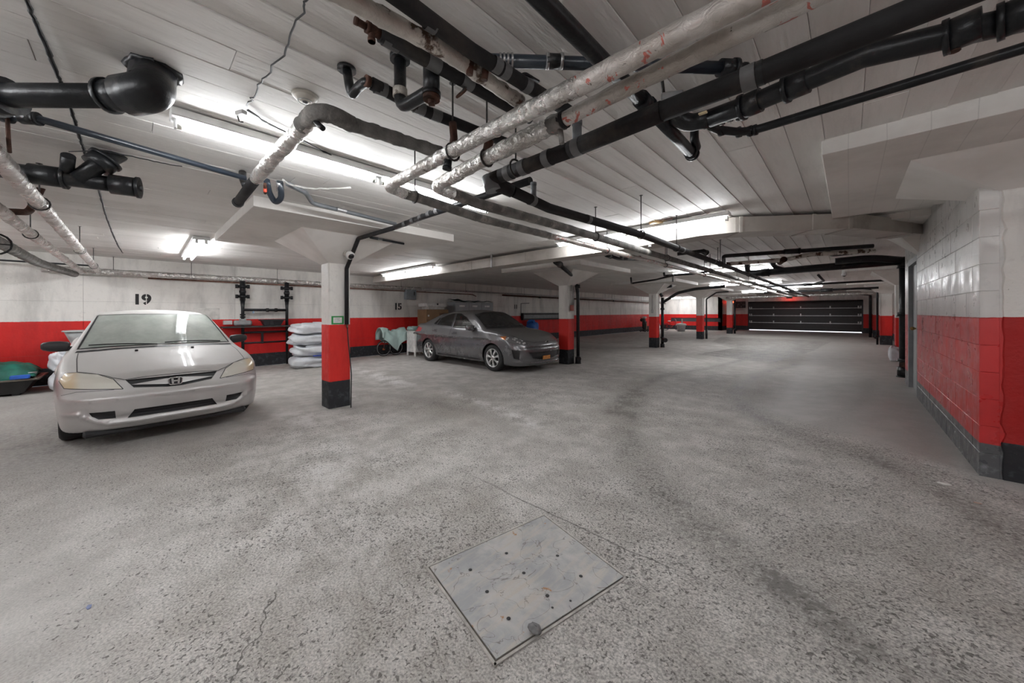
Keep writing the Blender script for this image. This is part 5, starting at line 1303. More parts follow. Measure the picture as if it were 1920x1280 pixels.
GL = 'lagged pipes over the left stalls'
p = Pipe('uppermost foil pipe at left, running to the left wall', (-6, -.505, 2.235), group=GL)
p.run([(-1.6, -.52, 2.24), (-11.0, -.50, 2.225)], .047, 'foil', 'foil_run', jit=.05, wob=.07, step=.05); p.hanger((-7.5, -.505, 2.23), .050, 'x').hanger((-4.6, -.51, 2.235), .050, 'x').hanger((-9.8, -.505, 2.23), .050, 'x')
p.sleeve((-7.6, -.505, 2.232), (-7.45, -.505, 2.232), .055, 'foil', 'bulge', lip=False)
p = Pipe('middle foil pipe at left with ragged wrapping', (-6, -.74, 2.20), group=GL)
p.run([(-1.8, -.76, 2.21), (-11.0, -.72, 2.20)], .044, 'foil', 'foil_run', jit=.06, wob=.10, step=.05); p.hanger((-6.2, -.745, 2.205), .047, 'x')
p.run([(-5.2, -.75, 2.24), (-5.45, -.66, 2.30), (-5.5, -.6, 2.55)], .028, 'rust', 'riser', .06)
p = Pipe('dull grey lagged pipe, lowest of the three at left', (-6, -.98, 2.12), group=GL)
p.run([(-2.2, -1.0, 2.13), (-8.6, -.97, 2.12), (-10.9, -.80, 2.14)], .058, 'cloth_wrap', 'lagged_run', .3, jit=.03, wob=.05, step=.06)
hw = Vector((-6.0, -.93, 2.05)) - p.b
MB().tube([hw + Vector((.0, .10 * math.cos(a), .10 * math.sin(a))) for a in np.linspace(0, 2 * math.pi, 17)], .009, 6, False).build('handwheel', M['iron'], p.o); MB().tube([hw - Vector((0, .1, 0)), hw + Vector((0, .1, 0))], .006, 6).tube([hw - Vector((0, 0, .1)), hw + Vector((0, 0, .1))], .006, 6).build('handwheel_spokes', M['iron'], p.o)
p = Pipe('thin dark sprinkler line along the left wall at far left', (-10.7, -2.0, 2.31), group=GL)
p.run([(-10.75, -6.0, 2.31), (-10.75, -.55, 2.31)], .016, 'iron', fil=0); p.run([(-7.5, -5, 2.34), (-7.5, -1.2, 2.33)], .018, 'rust', 'cross_line', 0)
p = Pipe('silver foil pipe running along the top of the left wall', (-11.02, 3.0, 2.225), group='wall pipes on the left wall')
p.run([(-11.02, -1.2, 2.22), (-11.02, 2.6, 2.225)], .066, 'foil', 'foil_run', jit=.03, wob=.05, step=.06); p.run([(-11.02, 2.58, 2.225), (-11.02, 7.0, 2.225)], .056, 'foil', 'foil_run', jit=.03, wob=.04, step=.06)
p.run([(-11.02, 6.98, 2.225), (-11.02, 30.0, 2.24)], .028, 'galv', 'bare_run', 0)
for y in (-.3, .9, 2.6, 4.2, 6.2, 9.0, 12.5, 16.5, 21.0, 25.5): p.hanger((-11.02, y, 2.225), .056 if y < 7 else .030)
p.sleeve((-11.02, 6.7, 2.225), (-11.02, 7.02, 2.225), .053, 'white_plastic', 'taped_end', lip=False)
p = Pipe('thin copper pipe under the foil pipe on the left wall', (-11.09, 3.0, 2.13), group='wall pipes on the left wall')
p.run([(-11.09, .2, 2.145), (-11.09, 8.3, 2.12), (-11.09, 9.4, 2.12), (-11.09, 9.6, 2.05)], .018, 'copper', fil=.05)
for y in (1.1, 3.0, 5.0, 7.2): p.sleeve((-11.09, y, 2.14), (-11.155, y, 2.14), .012, 'rod', 'wall_clip', lip=False)
p = Pipe('long dark drain line along the left wall beyond the grey car', (-10.95, 18, 2.1), group='wall pipes on the left wall')
p.run([(-10.95, 11.0, 2.14), (-10.95, 30.0, 2.10)], .035, 'rust', fil=0)
for y in (13.5, 17.0, 21.0): p.sleeve((-10.95, y, 2.12), (-10.95, y + .12, 2.12), .045, 'iron', 'hub')
# --- far pipework
GF = 'pipework over the far aisle'
p = Pipe('black pipe stepping down beside the aisle, beyond the duct', (-.5, 7.3, 2.38), group=GF)
f0, f1 = at(1357, 480, z=2.38), at(1637, 461, z=2.42)
p.run([at(1357, 500, z=2.24), f0, f1], .034, 'iron', fil=.05); p.sleeve(at(1470, 472, z=2.40), at(1500, 470, z=2.405), .045, 'iron', 'hub'); p.hanger(at(1346, 490, z=2.3), .03)
p.run([at(1550, 469, z=2.40), at(1560, 478, z=2.36), at(1600, 474, z=2.36)], .028, 'iron', 'loop_branch', .05)
p = Pipe('brown-stained lagged pipe crossing the far aisle', (-.5, 7.4, 2.28), group=GF)
p.run([at(1362, 495, z=2.27), at(1470, 487, z=2.28), at(1520, 477, z=2.33), at(1640, 470, z=2.36)], .036, 'torn', 'lagged_run', .05, jit=.06, wob=.08); p.sleeve(at(1462, 492, z=2.25), at(1470, 486, z=2.28), .045, 'rust', 'rusty_clamp')
p = Pipe('thick black horizontal drain feeding the stack by the steel door', (-.3, 10.2, 2.33), group=GF)
p.run([(-1.75, 10.2, 2.30), (.80, 10.22, 2.36)], .078, 'iron', n=16); p.run([(-.2, 10.0, 2.42), (.35, 10.05, 2.44), (.80, 10.24, 2.36)], .070, 'iron', 'upper_branch', .2)
p.run([(-1.75, 10.2, 2.30), (-1.78, 10.2, 2.40), (-1.78, 10.2, 2.55)], .06, 'iron', 'riser', .05); p.sleeve((-1.5, 10.2, 2.305), (-1.35, 10.2, 2.31), .092, 'iron', 'hub'); p.run([(-1.0, 10.2, 2.31), (-1.25, 10.2, 2.42), (-1.3, 10.2, 2.55)], .05, 'iron', 'wye_branch', .05)
p = Pipe('tall black drain stack standing beside the grey steel door', (.80, 10.25, fz(.8, 10.25)), 'pipe', 'drain_stack', None)
zb = fz(.8, 10.25)
p.run([(.80, 10.25, 2.40), (.80, 10.25, zb)], .084, 'iron', 'stack', n=18)
for z0, z1, r in ((2.36, 2.22, .104), (1.36, 1.28, .108), (zb + .36, zb + .30, .108), (zb + .20, zb, .112)): p.sleeve((.80, 10.25, z0), (.80, 10.25, z1), r, 'iron', 'hub', 18)
p.sleeve((.78, 10.18, zb + .25), (.76, 10.14, zb + .25), .05, 'rust', 'cleanout_plug', lip=False)
p = Pipe('silver pipe crossing in front of the garage door', (-2, 25.5, 2.3), group=GF)
p.run([(-5.6, 25.6, 2.27), (1.0, 25.6, 2.32)], .07, 'foil', 'foil_run', jit=.03, wob=.04, step=.1); p.hanger((-4.4, 25.6, 2.28), .045, 'x').hanger((-1.9, 25.6, 2.29), .045, 'x')
p = Pipe('black line with a tee branch under the far ceiling near the second camera', (-.5, 16.8, 2.35), group=GF)
p.run([(-2.4, 16.9, 2.36), (1.0, 16.8, 2.40)], .035, 'iron', fil=0); p.run([(-.9, 16.85, 2.38), (-.6, 16.0, 2.42), (-.7, 15.0, 2.55)], .035, 'iron', 'tee_branch', .1); p.sleeve((-1.2, 16.87, 2.37), (-.95, 16.87, 2.37), .05, 'iron', 'hub')
p = Pipe('lower black line just before the garage door', (-.5, 21.0, 2.3), group=GF)
p.run([(-3.0, 21.2, 2.32), (.9, 20.9, 2.36)], .045, 'iron', fil=0); p.sleeve((-.9, 21, 2.34), (-.5, 21, 2.34), .075, 'iron', 'hub'); p.hanger((-2.0, 21.1, 2.33), .045, 'x')
p = Pipe('small bent black pipe over the aisle left of the long insulated pipe', (-1.9, 6.8, 2.35), group=GF)
q0, q1 = at(1285, 474, z=2.38), at(1322, 470, z=2.40); p.run([at(1270, 476, z=2.37), q1, at(1324, 490, z=2.28)], .03, 'iron', fil=.04); p.sleeve(at(1318, 471, z=2.4), at(1325, 474, z=2.38), .042, 'iron', 'elbow_hub')
p = Pipe('short dark drain fitting hanging by the second column', (-3.6, 9.0, 2.4), group=GF)
p.run([at(1138, 478, z=2.40), at(1160, 485, z=2.38), at(1200, 486, z=2.42)], .03, 'iron', fil=.05); p.sleeve(at(1137, 477, z=2.40), at(1145, 480, z=2.395), .045, 'iron', 'hub'); p.run([at(1163, 478, z=2.42), at(1168, 486, z=2.38)], .022, 'iron', 'stub', 0); p.run([at(1190, 484, z=2.40), at(1200, 482, z=2.44)], .03, 'rust', 'rusty_end', 0)
# --- column pipes
def colpipe(label, pts, r, hubs=(), base=True, group='drain pipes on the columns'):
    q = Pipe(label, pts[-1], 'pipe', 'column_drain', group); q.run(pts, r, 'iron', 'downpipe', .06)
    for (a, b) in hubs: q.sleeve(a, b, r * 1.35, 'iron', 'hub')
    return q
x2 = -5.34; y2 = 8.20
p = colpipe('black drain bending down the second column to a cleanout', [at(1042, 490, z=2.40), at(1078, 521, y=y2 + .02), (-5.30, y2, 1.9), (-5.30, y2, .0)], .045, [((-5.30, y2, 2.12), (-5.30, y2, 2.03))])
p.sleeve((-5.30, y2, .18), (-5.30, y2, .0), .075, 'iron', 'base_hub'); p.sleeve((-5.28, y2 - .02, .16), (-5.20, y2 - .10, .14), .055, 'iron', 'cleanout', lip=False); p.sleeve(at(1042, 490, z=2.41), at(1050, 496, z=2.385), .062, 'iron', 'top_hub')
x3, y3 = -5.32, 14.2
p = colpipe('branching black drain stack standing against the third column', [(-5.30, y3, 1.95), (-5.30, y3, 0)], .055, [((-5.30, y3, 1.55), (-5.30, y3, 1.47)), ((-5.30, y3, .42), (-5.30, y3, .36))])
p.run([(-5.30, y3, 1.98), (-5.42, y3 - .05, 2.20), (-5.30, y3 - .1, 2.34), (-4.9, y3 - .1, 2.38)], .055, 'iron', 'left_branch', .06); p.run([(-5.30, y3, 1.75), (-4.8, y3 + .2, 2.12), (-4.2, y3 + .3, 2.25), (-3.2, y3 + .3, 2.30)], .055, 'iron', 'right_branch', .1)
p.sleeve((-5.22, y3 - .08, .30), (-5.12, y3 - .18, .30), .085, 'iron', 'cleanout', lip=False); p.sleeve((-5.30, y3, .15), (-5.30, y3, 0), .08, 'iron', 'base_hub')
p = Pipe('thin black branch line under the ceiling by the third column', (-5.4, 12.9, 2.38), group=GF)
p.run([at(1183, 521, z=2.43), at(1184, 531, z=2.36), at(1230, 524, z=2.38), at(1262, 516, z=2.40), at(1262, 527, z=2.30)], .028, 'iron', fil=.04); p.run([at(1245, 512, z=2.47), at(1246, 517, z=2.42), at(1300, 513, z=2.42), at(1335, 508, z=2.44)], .03, 'iron', 'upper_line', .04)
p = colpipe('thin black downpipe on the fourth column', [(-4.4, 20.6, 2.42), (-4.9, 20.4, 2.38), (-5.32, 20.22, 2.05), (-5.32, 20.22, 0)], .035); p.sleeve((-5.32, 20.22, .5), (-5.32, 20.22, .0), .055, 'iron', 'base_hub')
p = colpipe('black downpipe on the farthest left column', [(-5.32, 26.5, 2.3), (-5.32, 26.5, 0)], .06); p.sleeve((-5.3, 26.4, .25), (-5.2, 26.3, .25), .07, 'iron', 'cleanout', lip=False)
p = colpipe('black downpipe in front of the far right column', [(.3, 27.2, 2.38), (.86, 27.3, 2.3), (.86, 27.3, 0)], .06)
p = colpipe('slim black downpipe beside the bright red right column', [(.2, 21.6, 2.40), (.88, 21.35, 2.3), (.88, 21.35, 0)], .035); p.sleeve((.86, 21.3, .35), (.82, 21.2, .3), .06, 'iron', 'cleanout', lip=False)

# ================================================================== CABLES, SMALL CEILING ITEMS
def cable(label, pts, r, m='wire', n=1, sp=.012, cat='cable', name='cable'):
    o = empty(name, pts[0], 0, label, cat); b = Vector(pts[0]); rn = random.Random(len(label))
    for k in range(n):
        P = [Vector(p) - b + Vector((rn.uniform(-sp, sp), rn.uniform(-sp, sp), 0)) for p in resample(fillet(pts, .1), .12)]
        MB().tube(P, r, 6).build('strand', M[m], o)
    return o
zc_ = H0 - .010
cable('dusty black cables stapled across the ceiling at far left', [at(x, y, z=zc_) for x, y in ((40, -30), (58, 20), (88, 90), (112, 150), (140, 225), (152, 268), (182, 345), (197, 400), (212, 440), (222, 462), (230, 474))], .006, 'wire', 3, .005)
cable('crooked dark cable running from the top edge to the light switch box', [at(x, y, z=zc_) for x, y in ((580, -30), (573, 8), (550, 68), (520, 115), (494, 152), (472, 184), (462, 198))], .004, 'wire', 1)
cable('slack cables drooping from the switch box along the long strip light', [at(x, y - 9, z=2.53) for x, y in ((462, 214), (500, 240), (560, 268), (620, 300), (700, 334), (725, 342))], .004, 'wire', 2, .008)
cable('white flexible conduit sagging under the ceiling left of the foil elbow pipe', [at(x, y, z=2.48) for x, y in ((528, 336), (548, 348), (580, 354), (620, 354), (655, 351))], .008, 'wirew')
cable('thin wire drooping from the cast-iron wye towards the long light', [at(x, y, z=2.52) for x, y in ((128, 284), (180, 281), (235, 290), (300, 305), (345, 312))], .004, 'wire')
cable('rusty conduit line beside the duct over the aisle', [at(x, y, z=2.54) for x, y in ((1243, 412), (1262, 409))], .010, 'rust')
o = empty('switch_box', at(452, 212, z=2.50), .4, 'small metal junction clip where ceiling cables meet the long light', 'junction box')
MB().box((-.03, -.015, -.01), (.03, .015, .012), .003).build('clip_body', M['galv'], o); MB().tube([(-.03, 0, -.01), (-.03, .01, -.04), (0, .01, -.045)], .004, 6).build('clip_hook', M['rod'], o)
o = empty('junction_box', at(1234, 414, z=2.56), .9, 'yellow-stained electrical pull box on the ceiling beside the duct', 'junction box')
MB().box((-.10, -.05, -.04), (.10, .05, .0), .004).build('box_body', simple('stained_box', (.52, .36, .18), .6, 0, .3, 8), o); MB().tube([(.11, 0, -.02), (.30, .02, -.02)], .012, 8).build('conduit_stub', M['rust'], o)
d = at(572, 179, z=H0)
o = empty('smoke_detector', d, 0, 'round off-white smoke detector on the ceiling', 'smoke detector')
cream = simple('aged_cream_plastic', (.52, .49, .43), .5, 0, .15, 12)
MB().lathe([(.001, -.012), (.060, -.012), (.064, -.006), (.064, 0)], None, 28).build('base_plate', cream, o)
MB().lathe([(.001, -.034), (.030, -.034), (.046, -.026), (.052, -.012)], None, 28).build('sensor_cap', cream, o)
MB().lathe([(.001, -.042), (.012, -.042), (.014, -.034)], None, 14).build('sensor_tip', simple('sensor_grey', (.12, .12, .12), .5), o)
MB().lathe([(.032, -.0345), (.036, -.0345), (.036, -.033), (.032, -.033)], None, 28, True).build('vent_ring', M['grey_plastic'], o)
def dome_camera(loc, rz, label, tilt, wall):
    o = empty('security_camera', loc, rz, label, 'security camera', 'security cameras')
    if wall: MB().box((-.03, -.06, -.02), (.03, .06, .085), .008).build('wall_bracket', simple('camera_bracket', (.42, .39, .35), .5), o)
    else: MB().cyl((0, 0, 0), (0, 0, -.10), .05, .05, 18).build('ceiling_mount', M['white_plastic'], o)
    q = Matrix.Translation((.07, 0, -.01) if wall else (0, 0, -.13)) @ Matrix.Rotation(tilt, 4, 'Y')
    MB().lathe([(.001, -.062)] + [(.062 * math.sin(a), -.062 * math.cos(a)) for a in np.linspace(.15, 2.0, 10)] + [(.045, .03), (.045, .034), (.001, .034)], q, 22).build('ball_housing', M['white_plastic'], o)
    MB().lathe([(.001, .056), (.022, .050), (.038, .040), (.042, .030)], q, 20).build('lens_dome', simple('lens_black', (.01, .01, .012), .08), o)
    return o
dome_camera(at(652, 478, x=-5.20), .1, 'white ball security camera on the capital of the nearest column', 2.2, True)
dome_camera(at(1583, 506, z=2.55), 0, 'white dome security camera hanging from the far ceiling', 3.14, False)
o = empty('notice', at(633, 600, x=-5.393), 0, 'white notice edged with green tape on the nearest column', 'notice')
MB().box((0, -.085, -.06), (.003, .085, .06)).build('green_border', simple('green_tape', (.02, .26, .06), .5), o)
MB().box((.003, -.060, -.040), (.0045, .060, .040)).build('paper', M['white_plastic'], o)
for k in range(4): MB().box((.0045, -.045, .022 - k * .016), (.005, .03 - .012 * (k % 2), .027 - k * .016)).build('text_line', M['grey_plastic'], o)
# ================================================================== THINGS ALONG THE WALLS
def text_mesh(s, size, off=0.0, depth=.001):
    c = bpy.data.curves.new('txt', 'FONT'); c.body = s; c.size = size; c.offset = off; c.extrude = depth; c.align_x = 'CENTER'
    o = bpy.data.objects.new('txt', c); COL.objects.link(o); dg = bpy.context.evaluated_depsgraph_get()
    me = bpy.data.meshes.new_from_object(o.evaluated_get(dg)); bpy.data.objects.remove(o); return me
def stall_number(s, y, z, size, label):
    o = empty('stall_number', (XL + .006, y, z), 0, label, 'number', 'stencilled stall numbers')
    for k, ch in enumerate(s):
        me = text_mesh(ch, size, .012 * size / .3); q = link('digit', me, M['black_paint'], o)
        q.matrix_local = Matrix.Translation((0, (k - (len(s) - 1) / 2) * size * .47, 0)) @ Matrix(((0, 0, 1, 0), (1, 0, 0, 0), (0, 1, 0, 0), (0, 0, 0, 1)))
        # stencil bridge
        MB().box((.0012, -.008 + (k - (len(s) - 1) / 2) * size * .47, -.002), (.002, .004 + (k - (len(s) - 1) / 2) * size * .47, size * .75), 0).build('stencil_gap', M['wall'], o) if ch != '1' else None
stall_number('19', .105, 1.58, .30, 'black stencilled number 19 on the white wall above the silver car')
stall_number('15', 6.15, 1.495, .30, 'black stencilled number 15 on the white wall by the draped bicycle')
stall_number('11', 12.05, 1.56, .26, 'small black stencilled number 11 on the far white wall')
# wall access plates
o = MB().box((XL, .95, 1.23), (XL + .008, 1.42, 1.50), .002).build('wall_plate', simple('pale_plate', (.60, .585, .55), .55)); tag(o, 'pale square cover plate on the wall right of the silver car', 'cover plate')
# electrical disconnect
o = empty('electric_box', (XL, 6.58, 1.84), 0, 'grey electrical switch box on the wall above number 15', 'electrical box')
MB().box((0, -.20, 0), (.15, .20, .36), .01).build('box_body', simple('electric_grey', (.20, .22, .24), .5), o); MB().box((.15, -.18, .02), (.158, .18, .34), .004).build('box_door', simple('electric_grey_door', (.22, .24, .26), .5), o); MB().box((.15, .09, .14), (.19, .12, .27), .006).build('lever', M['black_plastic'], o)
# --- water meter set
X0 = -10.95
def meterset():
    o = empty('water_meter_pipework', (X0, 2.3, 0), 0, 'black water meter pipework with flanged valves on the left wall', 'pipework')
    b = Vector((X0, 2.3, 0)); L = lambda y, z, x=0: (x, y - 2.3, z)
    for (y, zt, r1, zf) in ((1.842, 2.17, .062, .0), (2.80, 2.19, .058, .0)):
        MB().tube([L(y, 1.70), L(y, 1.52), L(y, 1.46), L(y, .02)], [r1 * .85, r1 * .6, .036, .030], 14).build('riser', M['iron'], o)
        MB().tube([L(y, zt), L(y, 1.69)], r1 * .95, 16).build('valve_body', M['iron'], o)
        MB().ball(L(y, 1.91), .075, 12).build('valve_bulb', M['iron'], o)
        for z in (2.04, 1.79):
            MB().cyl(L(y, z - .035), L(y, z + .035), r1 * 1.35, None, 18).build('flange', M['iron'], o)
            for s_ in (-1, 1): MB().cyl(L(y + s_ * .115, z - .045), L(y + s_ * .115, z + .045), .032, None, 10).build('flange_bolt', M['iron'], o); MB().box(L(y + s_ * .06 - .06, z - .022, -.02), L(y + s_ * .06 + .06, z + .022, .02)).build('flange_ear', M['iron'], o)
    for z, r in ((1.458, .034), (.892, .026), (.63, .022)):
        MB().tube([L(1.84, z), L(2.80, z)], r, 12).build('cross_pipe', M['iron'], o)
    for y in (2.36, 2.55): MB().tube([L(y - .03, 1.458), L(y + .03, 1.458)], .05, 12).build('coupling', M['iron'], o)
    MB().tube([L(2.06, 1.43), L(2.06, 1.37)], .022, 8).build('blue_tap', simple('blue_tap', (.30, .42, .55), .4), o)
    for z in (1.34, 1.28, 1.22): MB().tube([L(1.842, z - .02), L(1.842, z + .02)], .056, 14).build('union_ring', M['iron'], o)
    MB().box(L(1.66, 1.07, -.10), L(2.02, 1.20, .10), .03).build('meter_body', simple('meter_grey', (.30, .31, .31), .45, .3), o)
    MB().cyl(L(1.842, 1.20), L(1.842, 1.235), .07, None, 18).build('meter_cap', M['grey_plastic'], o)
    MB().box(L(1.46, 1.10, -.05), L(1.63, 1.20, .05), .008).build('meter_reader', simple('reader_grey', (.48, .48, .47), .5), o)
    MB().box(L(2.22, .60, -.03), L(2.27, .90, .03), .004).build('support_strut', M['iron'], o)
meterset()
o = empty('wall_shelf', (-10.85, 2.35, 1.02), 0, 'dark plank shelf across the water meter pipework', 'shelf')
MB().box((-.28, -.93, 0), (.12, .92, .035), .004).build('plank', simple('dark_plank', (.03, .028, .027), .6), o); MB().cyl((0, .62, .035), (0, .62, .06), .06, None, 14).build('knob', M['black_plastic'], o)
o = empty('black_tray', (-10.85, 2.44, 1.057), 0, 'black plastic bin lying on the plank shelf', 'bin')
MB().add([(-.12, -.17, 0), (.1, -.17, 0), (.1, .17, 0), (-.12, .17, 0), (-.16, -.24, .15), (.14, -.24, .15), (.14, .24, .15), (-.16, .24, .15)], [(3, 2, 1, 0), (0, 1, 5, 4), (1, 2, 6, 5), (2, 3, 7, 6), (3, 0, 4, 7)]).build('tray_body', M['black_plastic'], o)
MB().box((.12, -.26, .13), (.16, .26, .16)).box((-.18, -.26, .13), (-.14, .26, .16)).box((-.14, -.26, .13), (.12, -.22, .16)).box((-.14, .22, .13), (.12, .26, .16)).build('rim', M['black_plastic'], o)
MB().box((.10, -.07, .02), (.135, .0, .12), .004).build('rib', M['black_plastic'], o)
# --- plastic-wrapped sacks
def sack(loc, size, rz, label, m, group, seed, cat='sack', name='wrapped_sack'):
    rn = random.Random(seed); sx, sy, sz = size; n, k = 40, 22; vs = []; fs = []
    ph = [(rn.uniform(0, 6.28), rn.uniform(2, 5), rn.uniform(1, 4)) for _ in range(5)]
    for j in range(k + 1):
        v = -math.pi / 2 + math.pi * j / k
        for i in range(n):
            u = 2 * math.pi * i / n; pw = lambda c, e: abs(c) ** e * (1 if c > 0 else -1)
            x = pw(math.cos(v), .45) * pw(math.cos(u), .45); y = pw(math.cos(v), .45) * pw(math.sin(u), .45); z = pw(math.sin(v), .75)
            wr = sum(math.sin(a + b * u + c * v * 2) for a, b, c in ph) * .034 + rn.uniform(-.012, .012)
            edge = 1 - .10 * abs(x) ** 4 * abs(z)
            vs.append((x * sx / 2 * (1 + wr) , y * sy / 2 * (1 + wr), max(-.5, z * .5 * edge * (1 + wr * 2.2)) * sz + sz / 2))
    for j in range(k):
        for i in range(n): fs.append((j * n + i, j * n + (i + 1) % n, (j + 1) * n + (i + 1) % n, (j + 1) * n + i))
    o = empty(name, loc, rz, label, cat, group)
    MB().add(vs, fs, True).build('sack_body', m, o)
    nk = MB().tube([(0, sy * .46, sz * .5), (.02, sy * .56, sz * .52), (-.02, sy * .64, sz * .45)], [.06, .03, .07], 10); nk.build('gathered_end', m, o)
    return o
gs = 'wrapped sacks stacked behind the nearest column'
sk = M['white_cloth']; z = 0.0
for k, (h, dy, lab) in enumerate(((.29, .0, 'bottom white plastic-wrapped sack of the stack by the meter pipes'), (.27, .05, 'second white wrapped sack from the floor, blue strip showing'), (.27, -.02, 'third white wrapped sack from the floor in the stack'), (.26, .03, 'topmost white wrapped sack of the stack beside the shelf'))):
    q = sack((-10.05, 3.12 + dy, z), (.62, .98, h), .04 * (k - 1), lab, sk, gs, 20 + k); z += h * 1.03
    if k == 1: MB().box((.26, -.1, -.012), (.325, .45, .012), .004).build('blue_strip', simple('blue_strap', (.02, .06, .42), .4), q)
# --- heap of things behind the silver car
sack((-10.35, -.86, .36), (.42, .36, .30), .3, 'white sack showing behind the silver car, beside its mirror', sk, 'sacks behind the silver car', 41)
sack((-10.35, -.86, 0), (.46, .36, .34), -.1, 'lower grey-white sack on the floor behind the silver car', sk, 'sacks behind the silver car', 42)
o = empty('cardboard_box', (-10.55, -.30, 0), 0, 'plain brown box hidden behind the silver car carrying the grey tub', 'box')
MB().box((-.25, -.30, 0), (.25, .30, .80), .006).build('carton', simple('brown_card', (.28, .17, .09), .8), o)
o = empty('grey_tub', (-10.5, -.45, .80), 0, 'grey plastic tub sitting behind the silver car', 'tub')
def tub(o, a, b, h, m, mr):
    n = 28; pts = lambda sx, sy: [(sx * abs(math.cos(t)) ** .6 * (1 if math.cos(t) > 0 else -1), sy * abs(math.sin(t)) ** .6 * (1 if math.sin(t) > 0 else -1)) for t in np.linspace(0, 2 * math.pi, n, endpoint=False)]
    rows = [(.78, 0), (.80, .01), (1, h), (.97, h), (.78, .02)]; vs = []; fs = []
    for s_, z in rows: vs += [(x * s_, y * s_, z) for x, y in pts(a, b)]
    for j in range(4):
        for i in range(n): fs.append((j * n + i, j * n + (i + 1) % n, (j + 1) * n + (i + 1) % n, (j + 1) * n + i))
    fs += [tuple(range(n)), tuple(4 * n + i for i in range(n))]
    MB().add(vs, fs, True).build('tub_body', m, o)
    MB().tube([(x * 1.03, y * 1.03, h) for x, y in pts(a, b) + pts(a, b)[:2]], .012, 6, False).build('rim', mr, o)
tub(o, .32, .45, .25, M['grey_plastic'], simple('tub_rim', (.42, .43, .43), .5))
# --- sled with a green cover at far left
o = empty('utility_sled', (-10.5, -1.78, 0), 0, 'low black utility sled on the floor at far left', 'sled')
MB().add([(-.38, -.75, .03), (.34, -.75, .03), (.34, .48, .03), (-.38, .48, .03), (-.45, -.85, .26), (.42, -.85, .26), (.42, .60, .26), (-.45, .60, .26)], [(3, 2, 1, 0), (0, 1, 5, 4), (1, 2, 6, 5), (2, 3, 7, 6), (3, 0, 4, 7)]).build('sled_body', simple('sled_black', (.02, .02, .02), .5), o)
MB().box((.40, -.88, .25), (.47, .66, .28), .006).box((-.47, -.88, .25), (-.42, .66, .28), .006).box((-.42, .58, .25), (.40, .66, .28), .006).build('rim', simple('sled_rim', (.14, .12, .10), .4, .4), o)
for y in (-.5, 0, .4): MB().box((-.3, y - .04, 0), (.32, y + .04, .05)).build('runner', M['black_plastic'], o)
MB().tube([(.2, .56, .28), (.22, .60, .36), (.28, .52, .36)], .012, 6).build('buckle', M['galv'], o)
def draped(name, label, loc, nx, ny, fn, m, cat, group=None, thick=.006):
    """closed double-skin cloth from a point function fn(u, v) -> local xyz"""
    vs = [Vector(fn(i / nx, j / ny)) for i in range(nx + 1) for j in range(ny + 1)]; fs = []
    for i in range(nx):
        for j in range(ny): a = i * (ny + 1) + j; fs.append((a, a + ny + 1, a + ny + 2, a + 1))
    me = MB().add(vs, fs, True).mesh(name); o = bpy.data.objects.new(name, me); COL.objects.link(o); me.materials.append(m); o.location = loc
    md = o.modifiers.new('skin', 'SOLIDIFY'); md.thickness = thick
    return tag(o, label, cat, group)
rn = random.Random(9); ph = [rn.uniform(0, 6.28) for _ in range(6)]
def green(u, v):
    y = -.95 + 1.55 * u; x = -.38 + .82 * v
    peak = .60 * math.exp(-((y + .25) / .34) ** 4) + .20 * math.exp(-((y - .33) / .26) ** 4)
    prof = min(1, 3.2 * (1 - v)) if v > .62 else 1
    z = .27 + peak * (prof ** .8) * (1 - .2 * abs(v - .4)) + .022 * math.sin(14 * u + 9 * v + ph[0]) + .015 * math.sin(31 * u - 12 * v + ph[1]) + .012 * math.sin(9 * u + 30 * v + ph[2])
    if v > .8: z = max(z, .27) - (v - .8) * .45 * (1 if u < .6 else .2)
    return (x + .03 * math.sin(12 * u + ph[3]), y, max(z, .10))
draped('green_tarp', 'rumpled dark green tarp thrown over the black sled', (-10.5, -1.78, .02), 56, 36, green, simple('green_tarp', (.008, .105, .075), .55, 0, .3, 6, .4, 20), 'tarp')
o = MB().box((-10.10, -1.42, .285), (-10.02, -1.22, .35), .01).build('blue_packet', simple('blue_packet', (.02, .10, .45), .4)); tag(o, 'small blue packet at the edge of the green tarp', 'packet')
o = MB().tube([(-10.75, -1.78, .3), (-10.95, -1.95, 1.15)], .018, 10).build('pole', M['white_plastic']); tag(o, 'white pole leaning behind the green tarp at the left edge', 'pole')
# --- bicycle under a cloth, chest of drawers
o = empty('bicycle', (-10.72, 5.42, 0), 0, 'small bicycle under a pale green cloth, its wheel showing', 'bicycle')
for y in (0.0, .42):
    w_ = bpy.data.objects.new('wheel', None); COL.objects.link(w_); w_.parent = o; w_.location = (0, y, .255)
    q = Matrix.Rotation(math.pi / 2, 4, 'Y')
    MB().lathe([(.235 + .016 * math.cos(a), .016 * math.sin(a)) for a in np.linspace(0, 2 * math.pi, 9)[:-1]], q, 36, True).build('tyre', M['rubber'], w_)
    MB().lathe([(.212, -.012), (.222, -.012), (.222, .012), (.212, .012)], q, 36, True).build('rim', M['galv'], w_)
    MB().cyl((-.04, 0, 0), (.04, 0, 0), .02, None, 10).build('hub', M['rod'], w_)
    for k in range(14):
        a = 2 * math.pi * k / 14; MB().tube([(.02 * (-1) ** k, .02 * math.cos(a), .02 * math.sin(a)), (0, .214 * math.cos(a + .15), .214 * math.sin(a + .15))], .0022, 4).build('spoke', M['rod'], w_)
MB().box((.015, -.05, .20), (.03, .03, .26), .006).build('reflector', simple('orange_reflector', (.45, .12, .04), .3), o)
MB().tube([(0, 0, .255), (0, .06, .62), (0, .10, .82)], .014, 8).tube([(0, .07, .55), (0, .36, .22), (0, .42, .255)], .014, 8).tube([(0, .36, .22), (0, .42, .72)], .014, 8).tube([(0, .08, .60), (0, .41, .62)], .014, 8).build('frame', simple('bike_frame', (.2, .03, .03), .4), o)
